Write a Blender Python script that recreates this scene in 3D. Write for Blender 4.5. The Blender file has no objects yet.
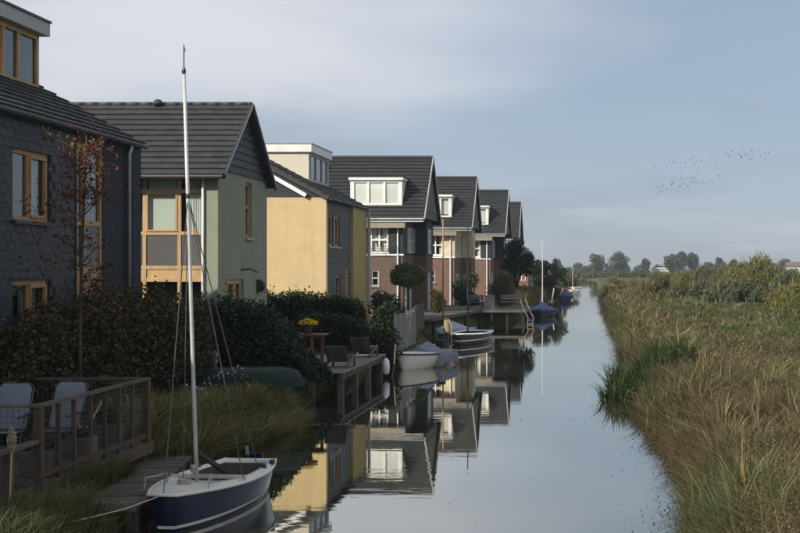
import bpy, math, random
import numpy as np
from mathutils import Vector, Matrix

R = math.radians
rnd = random.Random(11)
rng = np.random.default_rng(7)
scene = bpy.context.scene
COL = scene.collection

# ------------------------------------------------------------------ camera
CAM_H = 3.3
cam_d = bpy.data.cameras.new('camera')
cam = bpy.data.objects.new('camera', cam_d)
COL.objects.link(cam)
cam.location = (0, 0, CAM_H)
cam.rotation_euler = (R(90), 0, 0)
cam_d.sensor_width = 36.0
cam_d.lens = 54.0
cam_d.shift_x = -0.2375
cam_d.shift_y = 0.002
cam_d.clip_start = 0.1
cam_d.clip_end = 6000
scene.camera = cam

# ------------------------------------------------------------------ light
SUN_EL, SUN_AZ = R(31), R(-138)          # azimuth measured from +Y towards +X
world = bpy.data.worlds.new('World')
scene.world = world
world.use_nodes = True
wt = world.node_tree
wt.nodes.clear()
def wn(t, **k):
    n = wt.nodes.new(t)
    for a, b in k.items():
        setattr(n, a, b)
    return n
w_out = wn('ShaderNodeOutputWorld')
w_bg = wn('ShaderNodeBackground')
w_bg.inputs['Strength'].default_value = 0.10
sky = wn('ShaderNodeTexSky', sky_type='NISHITA')
sky.sun_disc = False
sky.sun_elevation = SUN_EL
sky.sun_rotation = SUN_AZ
sky.altitude = 0
sky.air_density = 1.0
sky.dust_density = 0.25
sky.ozone_density = 1.5
# thin cloud veil: noise on the view direction projected to a flat layer
tc = wn('ShaderNodeTexCoord')
sep = wn('ShaderNodeSeparateXYZ')
wt.links.new(tc.outputs['Generated'], sep.inputs[0])
zc = wn('ShaderNodeMath', operation='MAXIMUM'); zc.inputs[1].default_value = 0.0
wt.links.new(sep.outputs['Z'], zc.inputs[0])
za = wn('ShaderNodeMath', operation='ADD'); za.inputs[1].default_value = 0.10
wt.links.new(zc.outputs[0], za.inputs[0])
dx = wn('ShaderNodeMath', operation='DIVIDE'); dy = wn('ShaderNodeMath', operation='DIVIDE')
wt.links.new(sep.outputs['X'], dx.inputs[0]); wt.links.new(za.outputs[0], dx.inputs[1])
wt.links.new(sep.outputs['Y'], dy.inputs[0]); wt.links.new(za.outputs[0], dy.inputs[1])
cmb = wn('ShaderNodeCombineXYZ')
wt.links.new(dx.outputs[0], cmb.inputs[0]); wt.links.new(dy.outputs[0], cmb.inputs[1])
def cloud_noise(scale, detail, rough, lo, hi, off):
    mp = wn('ShaderNodeMapping'); mp.inputs['Location'].default_value = off
    wt.links.new(cmb.outputs[0], mp.inputs[0])
    n = wn('ShaderNodeTexNoise'); n.inputs['Scale'].default_value = scale
    n.inputs['Detail'].default_value = detail; n.inputs['Roughness'].default_value = rough
    n.inputs['Distortion'].default_value = 0.3
    wt.links.new(mp.outputs[0], n.inputs['Vector'])
    r = wn('ShaderNodeMapRange', interpolation_type='SMOOTHSTEP')
    r.inputs[1].default_value = lo; r.inputs[2].default_value = hi
    wt.links.new(n.outputs['Fac'], r.inputs[0])
    return r.outputs[0]
VEIL_AT = (21.33, -19.84, -1.63); STREAK_AT = (0.9, 3.1, 1.7)
veil = cloud_noise(0.30, 4, 0.50, 0.42, 0.66, VEIL_AT)
streak = cloud_noise(0.95, 6, 0.58, 0.50, 0.74, STREAK_AT)
def wmix(fac, a, b, mul=1.0):
    m = wn('ShaderNodeMix', data_type='RGBA')
    if mul != 1.0:
        mm = wn('ShaderNodeMath', operation='MULTIPLY'); mm.inputs[1].default_value = mul
        wt.links.new(fac, mm.inputs[0]); fac = mm.outputs[0]
    wt.links.new(fac, m.inputs[0])
    for s, i in ((a, 6), (b, 7)):
        if isinstance(s, tuple):
            m.inputs[i].default_value = s
        else:
            wt.links.new(s, m.inputs[i])
    return m.outputs[2]
base_veil = wn('ShaderNodeValue'); base_veil.outputs[0].default_value = 0.78
c0 = wmix(base_veil.outputs[0], sky.outputs[0], (2.75, 3.4, 4.45, 1))
c1 = wmix(veil, c0, (6.6, 6.65, 7.0, 1), 0.85)
c2 = wmix(streak, c1, (2.9, 3.4, 4.1, 1), 0.50)
wt.links.new(c2, w_bg.inputs['Color'])
wt.links.new(w_bg.outputs[0], w_out.inputs[0])

sun_d = bpy.data.lights.new('sun', 'SUN')
sun_d.energy = 4.7
sun_d.angle = R(0.6)
sun_d.color = (1.0, 0.93, 0.82)
sun = bpy.data.objects.new('sun', sun_d)
COL.objects.link(sun)
sdir = Vector((math.sin(SUN_AZ) * math.cos(SUN_EL), math.cos(SUN_AZ) * math.cos(SUN_EL), math.sin(SUN_EL)))
sun.rotation_euler = (-sdir).to_track_quat('-Z', 'Y').to_euler()
sun.location = sdir * 60

vs = scene.view_settings
vs.view_transform = 'Standard'
vs.look = 'None'
vs.exposure = 0.30
vs.gamma = 1.0
scene.cycles.max_bounces = 6
scene.cycles.diffuse_bounces = 2
scene.cycles.glossy_bounces = 4
scene.cycles.transparent_max_bounces = 12
scene.cycles.volume_bounces = 0
scene.cycles.use_denoising = True

# ------------------------------------------------------------------ materials
MATS = {}
def new_mat(name):
    m = bpy.data.materials.new(name)
    m.use_nodes = True
    nt = m.node_tree
    nt.nodes.clear()
    out = nt.nodes.new('ShaderNodeOutputMaterial')
    MATS[name] = m
    return m, nt, out
def lk(nt, a, b):
    nt.links.new(a, b)
def nd(nt, t, **k):
    n = nt.nodes.new(t)
    for a, b in k.items():
        setattr(n, a, b)
    return n
def principled(nt, out, rough=0.7, spec=0.3, metal=0.0):
    b = nd(nt, 'ShaderNodeBsdfPrincipled')
    b.inputs['Roughness'].default_value = rough
    b.inputs['Specular IOR Level'].default_value = spec
    b.inputs['Metallic'].default_value = metal
    lk(nt, b.outputs[0], out.inputs[0])
    return b
def noise(nt, vec, scale, detail=4, rough=0.6):
    n = nd(nt, 'ShaderNodeTexNoise')
    n.inputs['Scale'].default_value = scale
    n.inputs['Detail'].default_value = detail
    n.inputs['Roughness'].default_value = rough
    lk(nt, vec, n.inputs['Vector'])
    return n.outputs['Fac']
def ramp(nt, fac, lo, hi):
    r = nd(nt, 'ShaderNodeMapRange')
    r.inputs[1].default_value = lo; r.inputs[2].default_value = hi
    lk(nt, fac, r.inputs[0])
    return r.outputs[0]
def mixc(nt, fac, a, b, blend='MIX'):
    m = nd(nt, 'ShaderNodeMix', data_type='RGBA', blend_type=blend)
    if isinstance(fac, float):
        m.inputs[0].default_value = fac
    else:
        lk(nt, fac, m.inputs[0])
    for s, i in ((a, 6), (b, 7)):
        if isinstance(s, tuple):
            m.inputs[i].default_value = (*s, 1)
        else:
            lk(nt, s, m.inputs[i])
    return m.outputs[2]
def objco(nt, scale=(1, 1, 1)):
    t = nd(nt, 'ShaderNodeTexCoord')
    mp = nd(nt, 'ShaderNodeMapping')
    mp.inputs['Scale'].default_value = scale
    lk(nt, t.outputs['Object'], mp.inputs[0])
    return mp.outputs[0]
def bump(nt, h, bsdf, strength, dist):
    b = nd(nt, 'ShaderNodeBump')
    b.inputs['Strength'].default_value = strength
    b.inputs['Distance'].default_value = dist
    lk(nt, h, b.inputs['Height'])
    lk(nt, b.outputs[0], bsdf.inputs['Normal'])

def mat_plain(name, c, var=0.18, scale=3.0, rough=0.6, spec=0.3, metal=0.0, bmp=0.15, dist=0.004, stretch=(1, 1, 1), per_obj=0.12):
    """paint / wood / stone: base colour broken up by two noises and a per-object shift"""
    m, nt, out = new_mat(name)
    b = principled(nt, out, rough, spec, metal)
    v = objco(nt, stretch)
    n1 = ramp(nt, noise(nt, v, scale, 6, 0.65), 0.3, 0.7)
    n2 = noise(nt, v, scale * 9, 3)
    lo = tuple(x * (1 - var) for x in c); hi = tuple(min(1, x * (1 + var)) for x in c)
    col = mixc(nt, n1, lo, hi)
    oi = nd(nt, 'ShaderNodeObjectInfo')
    col = mixc(nt, ramp(nt, oi.outputs['Random'], 0, 1), mixc(nt, float(per_obj), col, (0, 0, 0)), col)
    lk(nt, col, b.inputs['Base Color'])
    rr = nd(nt, 'ShaderNodeMapRange'); rr.inputs[3].default_value = max(0.02, rough - 0.12); rr.inputs[4].default_value = min(1, rough + 0.12)
    lk(nt, n1, rr.inputs[0]); lk(nt, rr.outputs[0], b.inputs['Roughness'])
    bump(nt, n2, b, bmp, dist)
    return m

def wallvec(nt):
    t = nd(nt, 'ShaderNodeTexCoord'); s = nd(nt, 'ShaderNodeSeparateXYZ')
    lk(nt, t.outputs['Object'], s.inputs[0])
    a = nd(nt, 'ShaderNodeMath', operation='ADD')
    lk(nt, s.outputs[0], a.inputs[0]); lk(nt, s.outputs[1], a.inputs[1])
    c = nd(nt, 'ShaderNodeCombineXYZ')
    lk(nt, a.outputs[0], c.inputs[0]); lk(nt, s.outputs[2], c.inputs[1])
    return c.outputs[0]

def mat_brick(name, c1, c2, mortar, rough=0.85, bmp=0.5, tint=None):
    m, nt, out = new_mat(name)
    b = principled(nt, out, rough, 0.2)
    v = wallvec(nt)
    br = nd(nt, 'ShaderNodeTexBrick')
    br.inputs['Scale'].default_value = 1.0
    br.inputs['Brick Width'].default_value = 0.22
    br.inputs['Row Height'].default_value = 0.068
    br.inputs['Mortar Size'].default_value = 0.007
    br.inputs['Color1'].default_value = (*c1, 1)
    br.inputs['Color2'].default_value = (*c2, 1)
    br.inputs['Mortar'].default_value = (*mortar, 1)
    lk(nt, v, br.inputs['Vector'])
    big = ramp(nt, noise(nt, v, 1.1, 5, 0.7), 0.3, 0.75)
    col = mixc(nt, big, br.outputs['Color'], mixc(nt, 0.84, (0, 0, 0), br.outputs['Color']))
    vm = nd(nt, 'ShaderNodeMapping'); vm.inputs['Scale'].default_value = (2.6, .16, 1); lk(nt, v, vm.inputs[0])
    col = mixc(nt, ramp(nt, noise(nt, vm.outputs[0], 1.0, 6, .7), .5, .78), col, mixc(nt, 0.80, (.05, .045, .03), col))
    lk(nt, col, b.inputs['Base Color'])
    fine = noise(nt, v, 40, 3)
    h = nd(nt, 'ShaderNodeMath', operation='MULTIPLY_ADD')
    h.inputs[1].default_value = -1.0
    lk(nt, br.outputs['Fac'], h.inputs[0]); lk(nt, fine, h.inputs[2])
    bump(nt, h.outputs[0], b, bmp, 0.012)
    return m

def mat_boards(name, c, pitch=0.16, vertical=False, var=0.2, rough=0.65):
    """painted cladding: lap joints as relief"""
    m, nt, out = new_mat(name)
    b = principled(nt, out, rough, 0.25)
    v = wallvec(nt)
    s = nd(nt, 'ShaderNodeSeparateXYZ'); lk(nt, v, s.inputs[0])
    d = nd(nt, 'ShaderNodeMath', operation='DIVIDE'); d.inputs[1].default_value = pitch
    lk(nt, s.outputs[0 if vertical else 1], d.inputs[0])
    f = nd(nt, 'ShaderNodeMath', operation='FRACT'); lk(nt, d.outputs[0], f.inputs[0])
    fl = nd(nt, 'ShaderNodeMath', operation='FLOOR'); lk(nt, d.outputs[0], fl.inputs[0])
    wn_ = nd(nt, 'ShaderNodeTexWhiteNoise', noise_dimensions='1D'); lk(nt, fl.outputs[0], wn_.inputs['W'])
    n1 = ramp(nt, noise(nt, v, 2.0, 6, 0.7), 0.3, 0.7)
    col = mixc(nt, n1, tuple(x * (1 - var) for x in c), tuple(x * (1 + var) for x in c))
    col = mixc(nt, wn_.outputs['Value'], mixc(nt, 0.82, (0, 0, 0), col), col)
    lk(nt, col, b.inputs['Base Color'])
    bump(nt, f.outputs[0], b, 0.6, 0.02)
    return m

def mat_leaf(name, trans=0.25, rough=0.5, spec=0.25):
    m, nt, out = new_mat(name)
    at = nd(nt, 'ShaderNodeAttribute'); at.attribute_name = 'Col'
    oi = nd(nt, 'ShaderNodeObjectInfo')
    col = mixc(nt, ramp(nt, oi.outputs['Random'], 0, 1), mixc(nt, 0.85, (0, 0, 0), at.outputs['Color']), at.outputs['Color'])
    b = nd(nt, 'ShaderNodeBsdfPrincipled')
    b.inputs['Roughness'].default_value = rough
    b.inputs['Specular IOR Level'].default_value = spec
    lk(nt, col, b.inputs['Base Color'])
    tr = nd(nt, 'ShaderNodeBsdfTranslucent'); lk(nt, col, tr.inputs[0])
    mx = nd(nt, 'ShaderNodeMixShader'); mx.inputs[0].default_value = trans
    lk(nt, b.outputs[0], mx.inputs[1]); lk(nt, tr.outputs[0], mx.inputs[2])
    lk(nt, mx.outputs[0], out.inputs[0])
    return m

def mat_glass(name, tint=(0.75, 0.8, 0.8)):
    m, nt, out = new_mat(name)
    lw = nd(nt, 'ShaderNodeLayerWeight'); pw = nd(nt, 'ShaderNodeMath', operation='POWER'); pw.inputs[1].default_value = 4.0
    lk(nt, lw.outputs['Facing'], pw.inputs[0])
    fr = nd(nt, 'ShaderNodeMath', operation='MULTIPLY_ADD'); fr.inputs[1].default_value = 0.85; fr.inputs[2].default_value = 0.09
    lk(nt, pw.outputs[0], fr.inputs[0])
    tr = nd(nt, 'ShaderNodeBsdfTransparent'); tr.inputs[0].default_value = (*tint, 1)
    gl = nd(nt, 'ShaderNodeBsdfGlossy'); gl.inputs['Roughness'].default_value = 0.03
    bn = nd(nt, 'ShaderNodeBump'); bn.inputs['Strength'].default_value = 0.05; bn.inputs['Distance'].default_value = 0.02
    lk(nt, noise(nt, objco(nt), 1.7, 2), bn.inputs['Height'])
    lk(nt, bn.outputs[0], gl.inputs['Normal'])
    mx = nd(nt, 'ShaderNodeMixShader')
    lk(nt, fr.outputs[0], mx.inputs[0]); lk(nt, tr.outputs[0], mx.inputs[1]); lk(nt, gl.outputs[0], mx.inputs[2])
    lk(nt, mx.outputs[0], out.inputs[0])
    return m

def mat_ground():
    m, nt, out = new_mat('ground')
    b = principled(nt, out, 0.95, 0.1)
    v = objco(nt)
    a = ramp(nt, noise(nt, v, 0.35, 8, 0.7), 0.35, 0.65)
    c = ramp(nt, noise(nt, v, 0.02, 4, 0.6), 0.4, 0.6)
    col = mixc(nt, a, (0.062, 0.062, 0.025), (0.095, 0.105, 0.036))
    col = mixc(nt, c, col, mixc(nt, a, (0.075, 0.095, 0.03), (0.11, 0.12, 0.045)))
    lk(nt, col, b.inputs['Base Color'])
    bump(nt, noise(nt, v, 9, 6, 0.7), b, 0.8, 0.08)
    return m

def mat_water():
    m, nt, out = new_mat('water')
    v0 = objco(nt)
    n = ramp(nt, noise(nt, v0, 0.12, 3), 0.3, 0.7)
    df = nd(nt, 'ShaderNodeBsdfDiffuse')
    lk(nt, mixc(nt, n, (0.034, 0.034, 0.022), (0.042, 0.041, 0.027)), df.inputs[0])
    gl = nd(nt, 'ShaderNodeBsdfGlossy'); gl.inputs['Roughness'].default_value = 0.012; gl.inputs['Color'].default_value = (1.0, .985, .93, 1)
    lw = nd(nt, 'ShaderNodeLayerWeight')
    pw = nd(nt, 'ShaderNodeMath', operation='POWER'); pw.inputs[1].default_value = 2.05
    lk(nt, lw.outputs['Facing'], pw.inputs[0])
    fr = nd(nt, 'ShaderNodeMath', operation='MULTIPLY_ADD'); fr.inputs[1].default_value = 0.96; fr.inputs[2].default_value = 0.02
    lk(nt, pw.outputs[0], fr.inputs[0])
    mx = nd(nt, 'ShaderNodeMixShader')
    lk(nt, fr.outputs[0], mx.inputs[0]); lk(nt, df.outputs[0], mx.inputs[1]); lk(nt, gl.outputs[0], mx.inputs[2]); lk(nt, mx.outputs[0], out.inputs[0])
    # wind ripples in patches: wave crests run across the canal
    v1 = objco(nt, (0.55, 2.2, 1)); v2 = objco(nt, (0.25, 0.7, 1))
    r1 = noise(nt, v1, 1.6, 3, 0.5); r2 = noise(nt, v2, 0.7, 2, 0.5)
    patch = ramp(nt, noise(nt, objco(nt, (0.5, 1, 1)), 0.09, 3), 0.42, 0.65)
    pm = nd(nt, 'ShaderNodeMath', operation='MULTIPLY_ADD'); pm.inputs[1].default_value = 1.0; pm.inputs[2].default_value = 0.15
    lk(nt, patch, pm.inputs[0])
    mu = nd(nt, 'ShaderNodeMath', operation='MULTIPLY'); lk(nt, r1, mu.inputs[0]); lk(nt, pm.outputs[0], mu.inputs[1])
    ad = nd(nt, 'ShaderNodeMath', operation='MULTIPLY_ADD'); ad.inputs[1].default_value = 0.7
    lk(nt, r2, ad.inputs[0]); lk(nt, mu.outputs[0], ad.inputs[2])
    bump(nt, ad.outputs[0], gl, 0.35, 0.0055)
    return m

mat_ground(); mat_water()
mat_leaf('leaf'); mat_leaf('grass', 0.3, 0.6, 0.15)
mat_plain('oak', (0.38, 0.22, 0.09), 0.28, 2.5, 0.5, 0.3, stretch=(3, 3, 0.7))
mat_plain('pale_wood', (0.46, 0.31, 0.155), 0.2, 2.5, 0.5, 0.3, stretch=(3, 3, 0.7))
def mat_roof(name, c, rough):
    """concrete tiles: every tile its own tone, pale lichen blotches and grime"""
    m, nt, out = new_mat(name)
    b = principled(nt, out, rough, 0.3)
    v = objco(nt)
    ge = nd(nt, 'ShaderNodeNewGeometry')
    col = mixc(nt, ge.outputs['Random Per Island'], tuple(x * .88 for x in c), tuple(x * 1.10 for x in c))
    col = mixc(nt, ramp(nt, noise(nt, v, 0.9, 6, .7), .45, .8), col, mixc(nt, .6, (0, 0, 0), col))
    col = mixc(nt, ramp(nt, noise(nt, v, 14, 5, .75), .64, .78), col, (.085, .088, .07))
    lk(nt, col, b.inputs['Base Color'])
    bump(nt, noise(nt, v, 30, 3), b, .3, .004)
    return m
mat_roof('roof_tile', (0.043, 0.043, 0.042), .6)
mat_roof('roof_tile_new', (0.028, 0.0285, 0.029), .55)
mat_plain('slate', (0.034, 0.036, 0.041), 0.25, 4, 0.55, 0.35, bmp=0.3, per_obj=0.35)
mat_brick('blue_brick', (0.032, 0.036, 0.047), (0.040, 0.044, 0.057), (0.028, 0.031, 0.041))
mat_brick('green_brick', (0.265, 0.28, 0.205), (0.28, 0.295, 0.215), (0.245, 0.26, 0.19), 0.75, 0.7)
mat_brick('yellow_brick', (0.60, 0.46, 0.25), (0.63, 0.485, 0.265), (0.57, 0.435, 0.23), 0.75, 0.6)
mat_brick('dark_yellow_brick', (0.40, 0.31, 0.13), (0.41, 0.32, 0.14), (0.38, 0.29, 0.12), 0.75, 0.4)  # darker, more saturated tone of the yellow brick, far canal segment only
mat_brick('red_brick', (0.22, 0.12, 0.078), (0.16, 0.085, 0.058), (0.20, 0.18, 0.155))
mat_brick('brown_brick', (0.16, 0.098, 0.072), (0.115, 0.07, 0.052), (0.16, 0.14, 0.12))
mat_boards('dark_boards', (0.045, 0.048, 0.052))
mat_boards('grey_boards', (0.10, 0.105, 0.10))
mat_boards('cream_boards', (0.72, 0.59, 0.40))
mat_boards('gable_boards', (0.14, 0.13, 0.105), 0.14)
mat_boards('shingle_rows', (0.040, 0.044, 0.048), 0.2)
mat_plain('eave_beige', (0.27, 0.24, 0.19), 0.12, 2, 0.6)
mat_plain('white_paint', (0.72, 0.72, 0.69), 0.07, 2, 0.45)
mat_plain('cream_render', (0.62, 0.56, 0.45), 0.07, 2, 0.7)
mat_plain('grey_paint', (0.36, 0.37, 0.36), 0.1, 2, 0.5)
mat_plain('spandrel', (0.105, 0.10, 0.098), 0.06, 1, 0.35)
mat_plain('zinc', (0.34, 0.35, 0.36), 0.15, 3, 0.4, 0.5, 0.5)
mat_plain('dark_metal', (0.03, 0.03, 0.032), 0.2, 3, 0.45, 0.4)
mat_plain('black', (0.012, 0.012, 0.013), 0.2, 3, 0.6)
mat_plain('grey_wood', (0.135, 0.118, 0.098), 0.38, 2.2, 0.85, 0.15, stretch=(4, 4, 1.2), bmp=0.5, dist=0.01, per_obj=0.4)
mat_plain('brown_wood', (0.10, 0.070, 0.048), 0.35, 2.2, 0.8, 0.2, stretch=(4, 4, 1.2), bmp=0.5, dist=0.01, per_obj=0.35)
mat_plain('silver_wood', (0.26, 0.25, 0.235), 0.3, 2.2, 0.85, 0.15, stretch=(6, 6, 0.8), bmp=0.5, dist=0.01, per_obj=0.4)
mat_plain('teak', (0.12, 0.095, 0.08), 0.3, 3, 0.75, 0.2, per_obj=0.3)
mat_plain('table_wood', (0.19, 0.095, 0.045), 0.3, 3, 0.6, 0.2, per_obj=0.3)
mat_plain('orange_wood', (0.36, 0.23, 0.11), 0.2, 3, 0.5)
mat_plain('bark', (0.085, 0.072, 0.058), 0.35, 6, 0.9, 0.1, bmp=0.6, dist=0.01)
mat_plain('dark_bark', (0.03, 0.026, 0.022), 0.35, 6, 0.9, 0.1, bmp=0.6, dist=0.01)
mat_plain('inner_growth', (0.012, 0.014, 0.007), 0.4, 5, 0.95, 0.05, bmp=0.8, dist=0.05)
mat_plain('navy_hull', (0.010, 0.017, 0.042), 0.15, 1.2, 0.22, 0.5)
mat_plain('gelcoat', (0.66, 0.63, 0.54), 0.08, 1.5, 0.35, 0.45)
mat_plain('aluminium', (0.60, 0.60, 0.57), 0.12, 6, 0.5, 0.4, 0.25)
mat_plain('rope', (0.40, 0.37, 0.30), 0.2, 20, 0.9)
mat_plain('wire', (0.10, 0.10, 0.10), 0.1, 20, 0.5, 0.4, 0.6)
mat_plain('red_paint', (0.36, 0.03, 0.022), 0.15, 4, 0.5)
mat_plain('canoe_green', (0.016, 0.030, 0.024), 0.2, 1.5, 0.5, 0.25)
mat_plain('tarp_greyblue', (0.17, 0.185, 0.225), 0.22, 2.2, 0.6, 0.3, bmp=0.4, dist=0.02)
mat_plain('tarp_blue', (0.015, 0.034, 0.10), 0.22, 2.2, 0.55, 0.3, bmp=0.4, dist=0.02)
mat_plain('tarp_grey', (0.27, 0.31, 0.33), 0.18, 2.2, 0.6, 0.3)
mat_plain('tarp_red', (0.22, 0.025, 0.045), 0.18, 2.2, 0.6, 0.3)
mat_plain('sling_fabric', (0.20, 0.22, 0.26), 0.1, 3, 0.8, 0.15)
mat_plain('dark_fabric', (0.05, 0.06, 0.072), 0.15, 3, 0.8, 0.15)
mat_plain('concrete', (0.26, 0.25, 0.23), 0.25, 2.5, 0.9, 0.1, bmp=0.4, dist=0.01)
mat_plain('terracotta', (0.16, 0.13, 0.11), 0.2, 4, 0.8)
mat_plain('curtain', (0.62, 0.66, 0.62), 0.06, 2, 0.9, 0.1)
mat_plain('curtain_white', (0.78, 0.76, 0.70), 0.06, 2, 0.9, 0.1)
mat_plain('blind', (0.62, 0.68, 0.60), 0.04, 1, 0.8, 0.1)
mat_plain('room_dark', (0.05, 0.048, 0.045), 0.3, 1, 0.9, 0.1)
mat_plain('plume', (0.42, 0.34, 0.21), 0.15, 20, 0.95, 0.05)
mat_plain('bird', (0.07, 0.068, 0.066), 0.2, 3, 0.9, 0.1)
mat_plain('blind_white', (0.80, 0.79, 0.75), 0.03, 1, 0.8, 0.1)
mat_plain('far_roof', (0.15, 0.115, 0.10), 0.2, 1, 0.8)
mat_glass('glass'); mat_glass('glass_clear', (0.975, 0.985, 0.975))

# ------------------------------------------------------------------ mesh helpers
ORG = {}
class MB:
    def __init__(s):
        s.v = []; s.f = []; s.smooth = False
    def add(s, vs_, fs):
        o = len(s.v)
        s.v.extend([tuple(p) for p in vs_])
        s.f.extend([tuple(i + o for i in f) for f in fs])
        return s
    def box(s, x0, x1, y0, y1, z0, z1):
        x0, x1 = sorted((x0, x1)); y0, y1 = sorted((y0, y1)); z0, z1 = sorted((z0, z1))
        return s.add([(x0, y0, z0), (x1, y0, z0), (x1, y1, z0), (x0, y1, z0), (x0, y0, z1), (x1, y0, z1), (x1, y1, z1), (x0, y1, z1)],
                     [(0, 3, 2, 1), (4, 5, 6, 7), (0, 1, 5, 4), (1, 2, 6, 5), (2, 3, 7, 6), (3, 0, 4, 7)])
    def bar(s, a, b, w, h, up=(0, 0, 1)):
        a = Vector(a); b = Vector(b); d = (b - a).normalized(); u = Vector(up)
        if abs(d.dot(u)) > 0.98: u = Vector((1, 0, 0)) if abs(d.x) < 0.9 else Vector((0, 1, 0))
        r = d.cross(u).normalized(); u = r.cross(d).normalized()
        r *= w / 2; u *= h / 2
        p = [a - r - u, a + r - u, a + r + u, a - r + u, b - r - u, b + r - u, b + r + u, b - r + u]
        return s.add(p, [(0, 1, 2, 3), (7, 6, 5, 4), (0, 4, 5, 1), (1, 5, 6, 2), (2, 6, 7, 3), (3, 7, 4, 0)])
    def tube(s, pts, rad, n=8, cap=True):
        pts = [Vector(p) for p in pts]
        if not hasattr(rad, '__len__'): rad = [rad] * len(pts)
        o = len(s.v); ref = None
        for i, p in enumerate(pts):
            d = (pts[min(i + 1, len(pts) - 1)] - pts[max(i - 1, 0)]).normalized()
            if ref is None:
                ref = d.orthogonal().normalized()
            else:
                ref = (ref - d * ref.dot(d)).normalized()
            q = d.cross(ref)
            for k in range(n):
                t = 2 * math.pi * k / n
                s.v.append(tuple(p + (ref * math.cos(t) + q * math.sin(t)) * rad[i]))
        for i in range(len(pts) - 1):
            for k in range(n):
                a = o + i * n + k; b = o + i * n + (k + 1) % n
                s.f.append((a, b, b + n, a + n))
        if cap:
            s.f.append(tuple(o + k for k in range(n))[::-1])
            e = o + (len(pts) - 1) * n
            s.f.append(tuple(e + k for k in range(n)))
        return s
    def lathe(s, c, prof, n=14):
        o = len(s.v)
        for (r, z) in prof:
            for k in range(n):
                t = 2 * math.pi * k / n
                s.v.append((c[0] + r * math.cos(t), c[1] + r * math.sin(t), c[2] + z))
        for i in range(len(prof) - 1):
            for k in range(n):
                a = o + i * n + k; b = o + i * n + (k + 1) % n
                s.f.append((a, b, b + n, a + n))
        s.f.append(tuple(o + k for k in range(n))[::-1])
        e = o + (len(prof) - 1) * n
        s.f.append(tuple(e + k for k in range(n)))
        return s
    def prism(s, poly, vec):
        n = len(poly); v = Vector(vec)
        p = [Vector(q) for q in poly]
        return s.add(p + [q + v for q in p], [tuple(range(n)), tuple(range(2 * n - 1, n - 1, -1))] + [((i + 1) % n, i, i + n, (i + 1) % n + n) for i in range(n)])
    def grid(s, rows, closed=False):
        o = len(s.v); m = len(rows[0])
        for r in rows:
            s.v.extend([tuple(p) for p in r])
        for i in range(len(rows) - 1):
            for j in range(m if closed else m - 1):
                a = o + i * m + j; b = o + i * m + (j + 1) % m
                s.f.append((a, b, b + m, a + m))
        return s
    def mesh(s, name, mat, org=(0, 0, 0), smooth=False):
        me = bpy.data.meshes.new(name)
        ox, oy, oz = org
        me.from_pydata([(x - ox, y - oy, z - oz) for x, y, z in s.v], [], s.f)
        import bmesh
        bm = bmesh.new(); bm.from_mesh(me)
        bmesh.ops.recalc_face_normals(bm, faces=bm.faces)
        bm.to_mesh(me); bm.free()
        me.materials.append(MATS[mat])
        if smooth:
            me.polygons.foreach_set('use_smooth', [True] * len(me.polygons))
        return me
    def build(s, name, mat, parent=None, smooth=False, org=None, kind=None, bevel=0.0):
        o3 = ORG[parent.name] if parent is not None else (org or (0, 0, 0))
        me = s.mesh(name, mat, o3, smooth)
        o = bpy.data.objects.new(name, me)
        COL.objects.link(o)
        if parent is not None:
            o.parent = parent
        else:
            o.location = o3
        ORG[o.name] = o3
        if kind: o['kind'] = kind
        if bevel > 0:
            md = o.modifiers.new('bevel', 'BEVEL'); md.width = bevel; md.segments = 2; md.limit_method = 'ANGLE'
        return o

def tag(o, label, cat, group=None, kind=None):
    o['label'] = label; o['category'] = cat
    if group: o['group'] = group
    if kind: o['kind'] = kind
    return o
def thing(name, label, cat, loc, group=None):
    e = bpy.data.objects.new(name, None)
    e.empty_display_size = 0.3
    COL.objects.link(e)
    e.location = loc
    ORG[e.name] = tuple(loc)
    return tag(e, label, cat, group)
def piece(name, me, parent, loc, rot=None, scale=None):
    """one of many alike pieces sharing mesh data; loc in world metres"""
    o = bpy.data.objects.new(name, me)
    COL.objects.link(o)
    o.parent = parent
    q = ORG[parent.name]
    o.location = (loc[0] - q[0], loc[1] - q[1], loc[2] - q[2])
    if rot: o.rotation_euler = rot
    if scale: o.scale = scale
    return o

def arr_mesh(name, verts, faces, cols, mat, parent=None, org=(0, 0, 0), kind=None, smooth=False):
    """fast mesh: faces = list of (M,k) int arrays; cols per vertex (N,3)"""
    me = bpy.data.meshes.new(name)
    o3 = np.array(ORG[parent.name] if parent is not None else org, dtype=np.float32)
    v = (verts - o3).astype(np.float32)
    me.vertices.add(len(v)); me.vertices.foreach_set('co', v.ravel())
    loops = np.concatenate([f.ravel() for f in faces]).astype(np.int32)
    tot = np.concatenate([np.full(len(f), f.shape[1]) for f in faces]).astype(np.int32)
    start = np.concatenate([[0], np.cumsum(tot)[:-1]]).astype(np.int32)
    me.loops.add(len(loops)); me.loops.foreach_set('vertex_index', loops)
    me.polygons.add(len(tot)); me.polygons.foreach_set('loop_start', start); me.polygons.foreach_set('loop_total', tot)
    if cols is not None:
        at = me.color_attributes.new('Col', 'FLOAT_COLOR', 'POINT')
        c4 = np.ones((len(v), 4), np.float32); c4[:, :3] = cols
        at.data.foreach_set('color', c4.ravel())
    if smooth:
        me.polygons.foreach_set('use_smooth', np.ones(len(tot), bool))
    me.update(calc_edges=True)
    me.materials.append(MATS[mat])
    o = bpy.data.objects.new(name, me)
    COL.objects.link(o)
    if parent is not None: o.parent = parent
    else: o.location = tuple(float(t) for t in o3)
    ORG[o.name] = tuple(float(t) for t in o3)
    if kind: o['kind'] = kind
    return o

def pick_cols(n, pal, jit=0.22, w=None):
    pal = np.array(pal, float)
    i = rng.choice(len(pal), n, p=w)
    return pal[i] * (1 + jit * rng.normal(size=(n, 1))).clip(0.45, 1.7)

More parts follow.
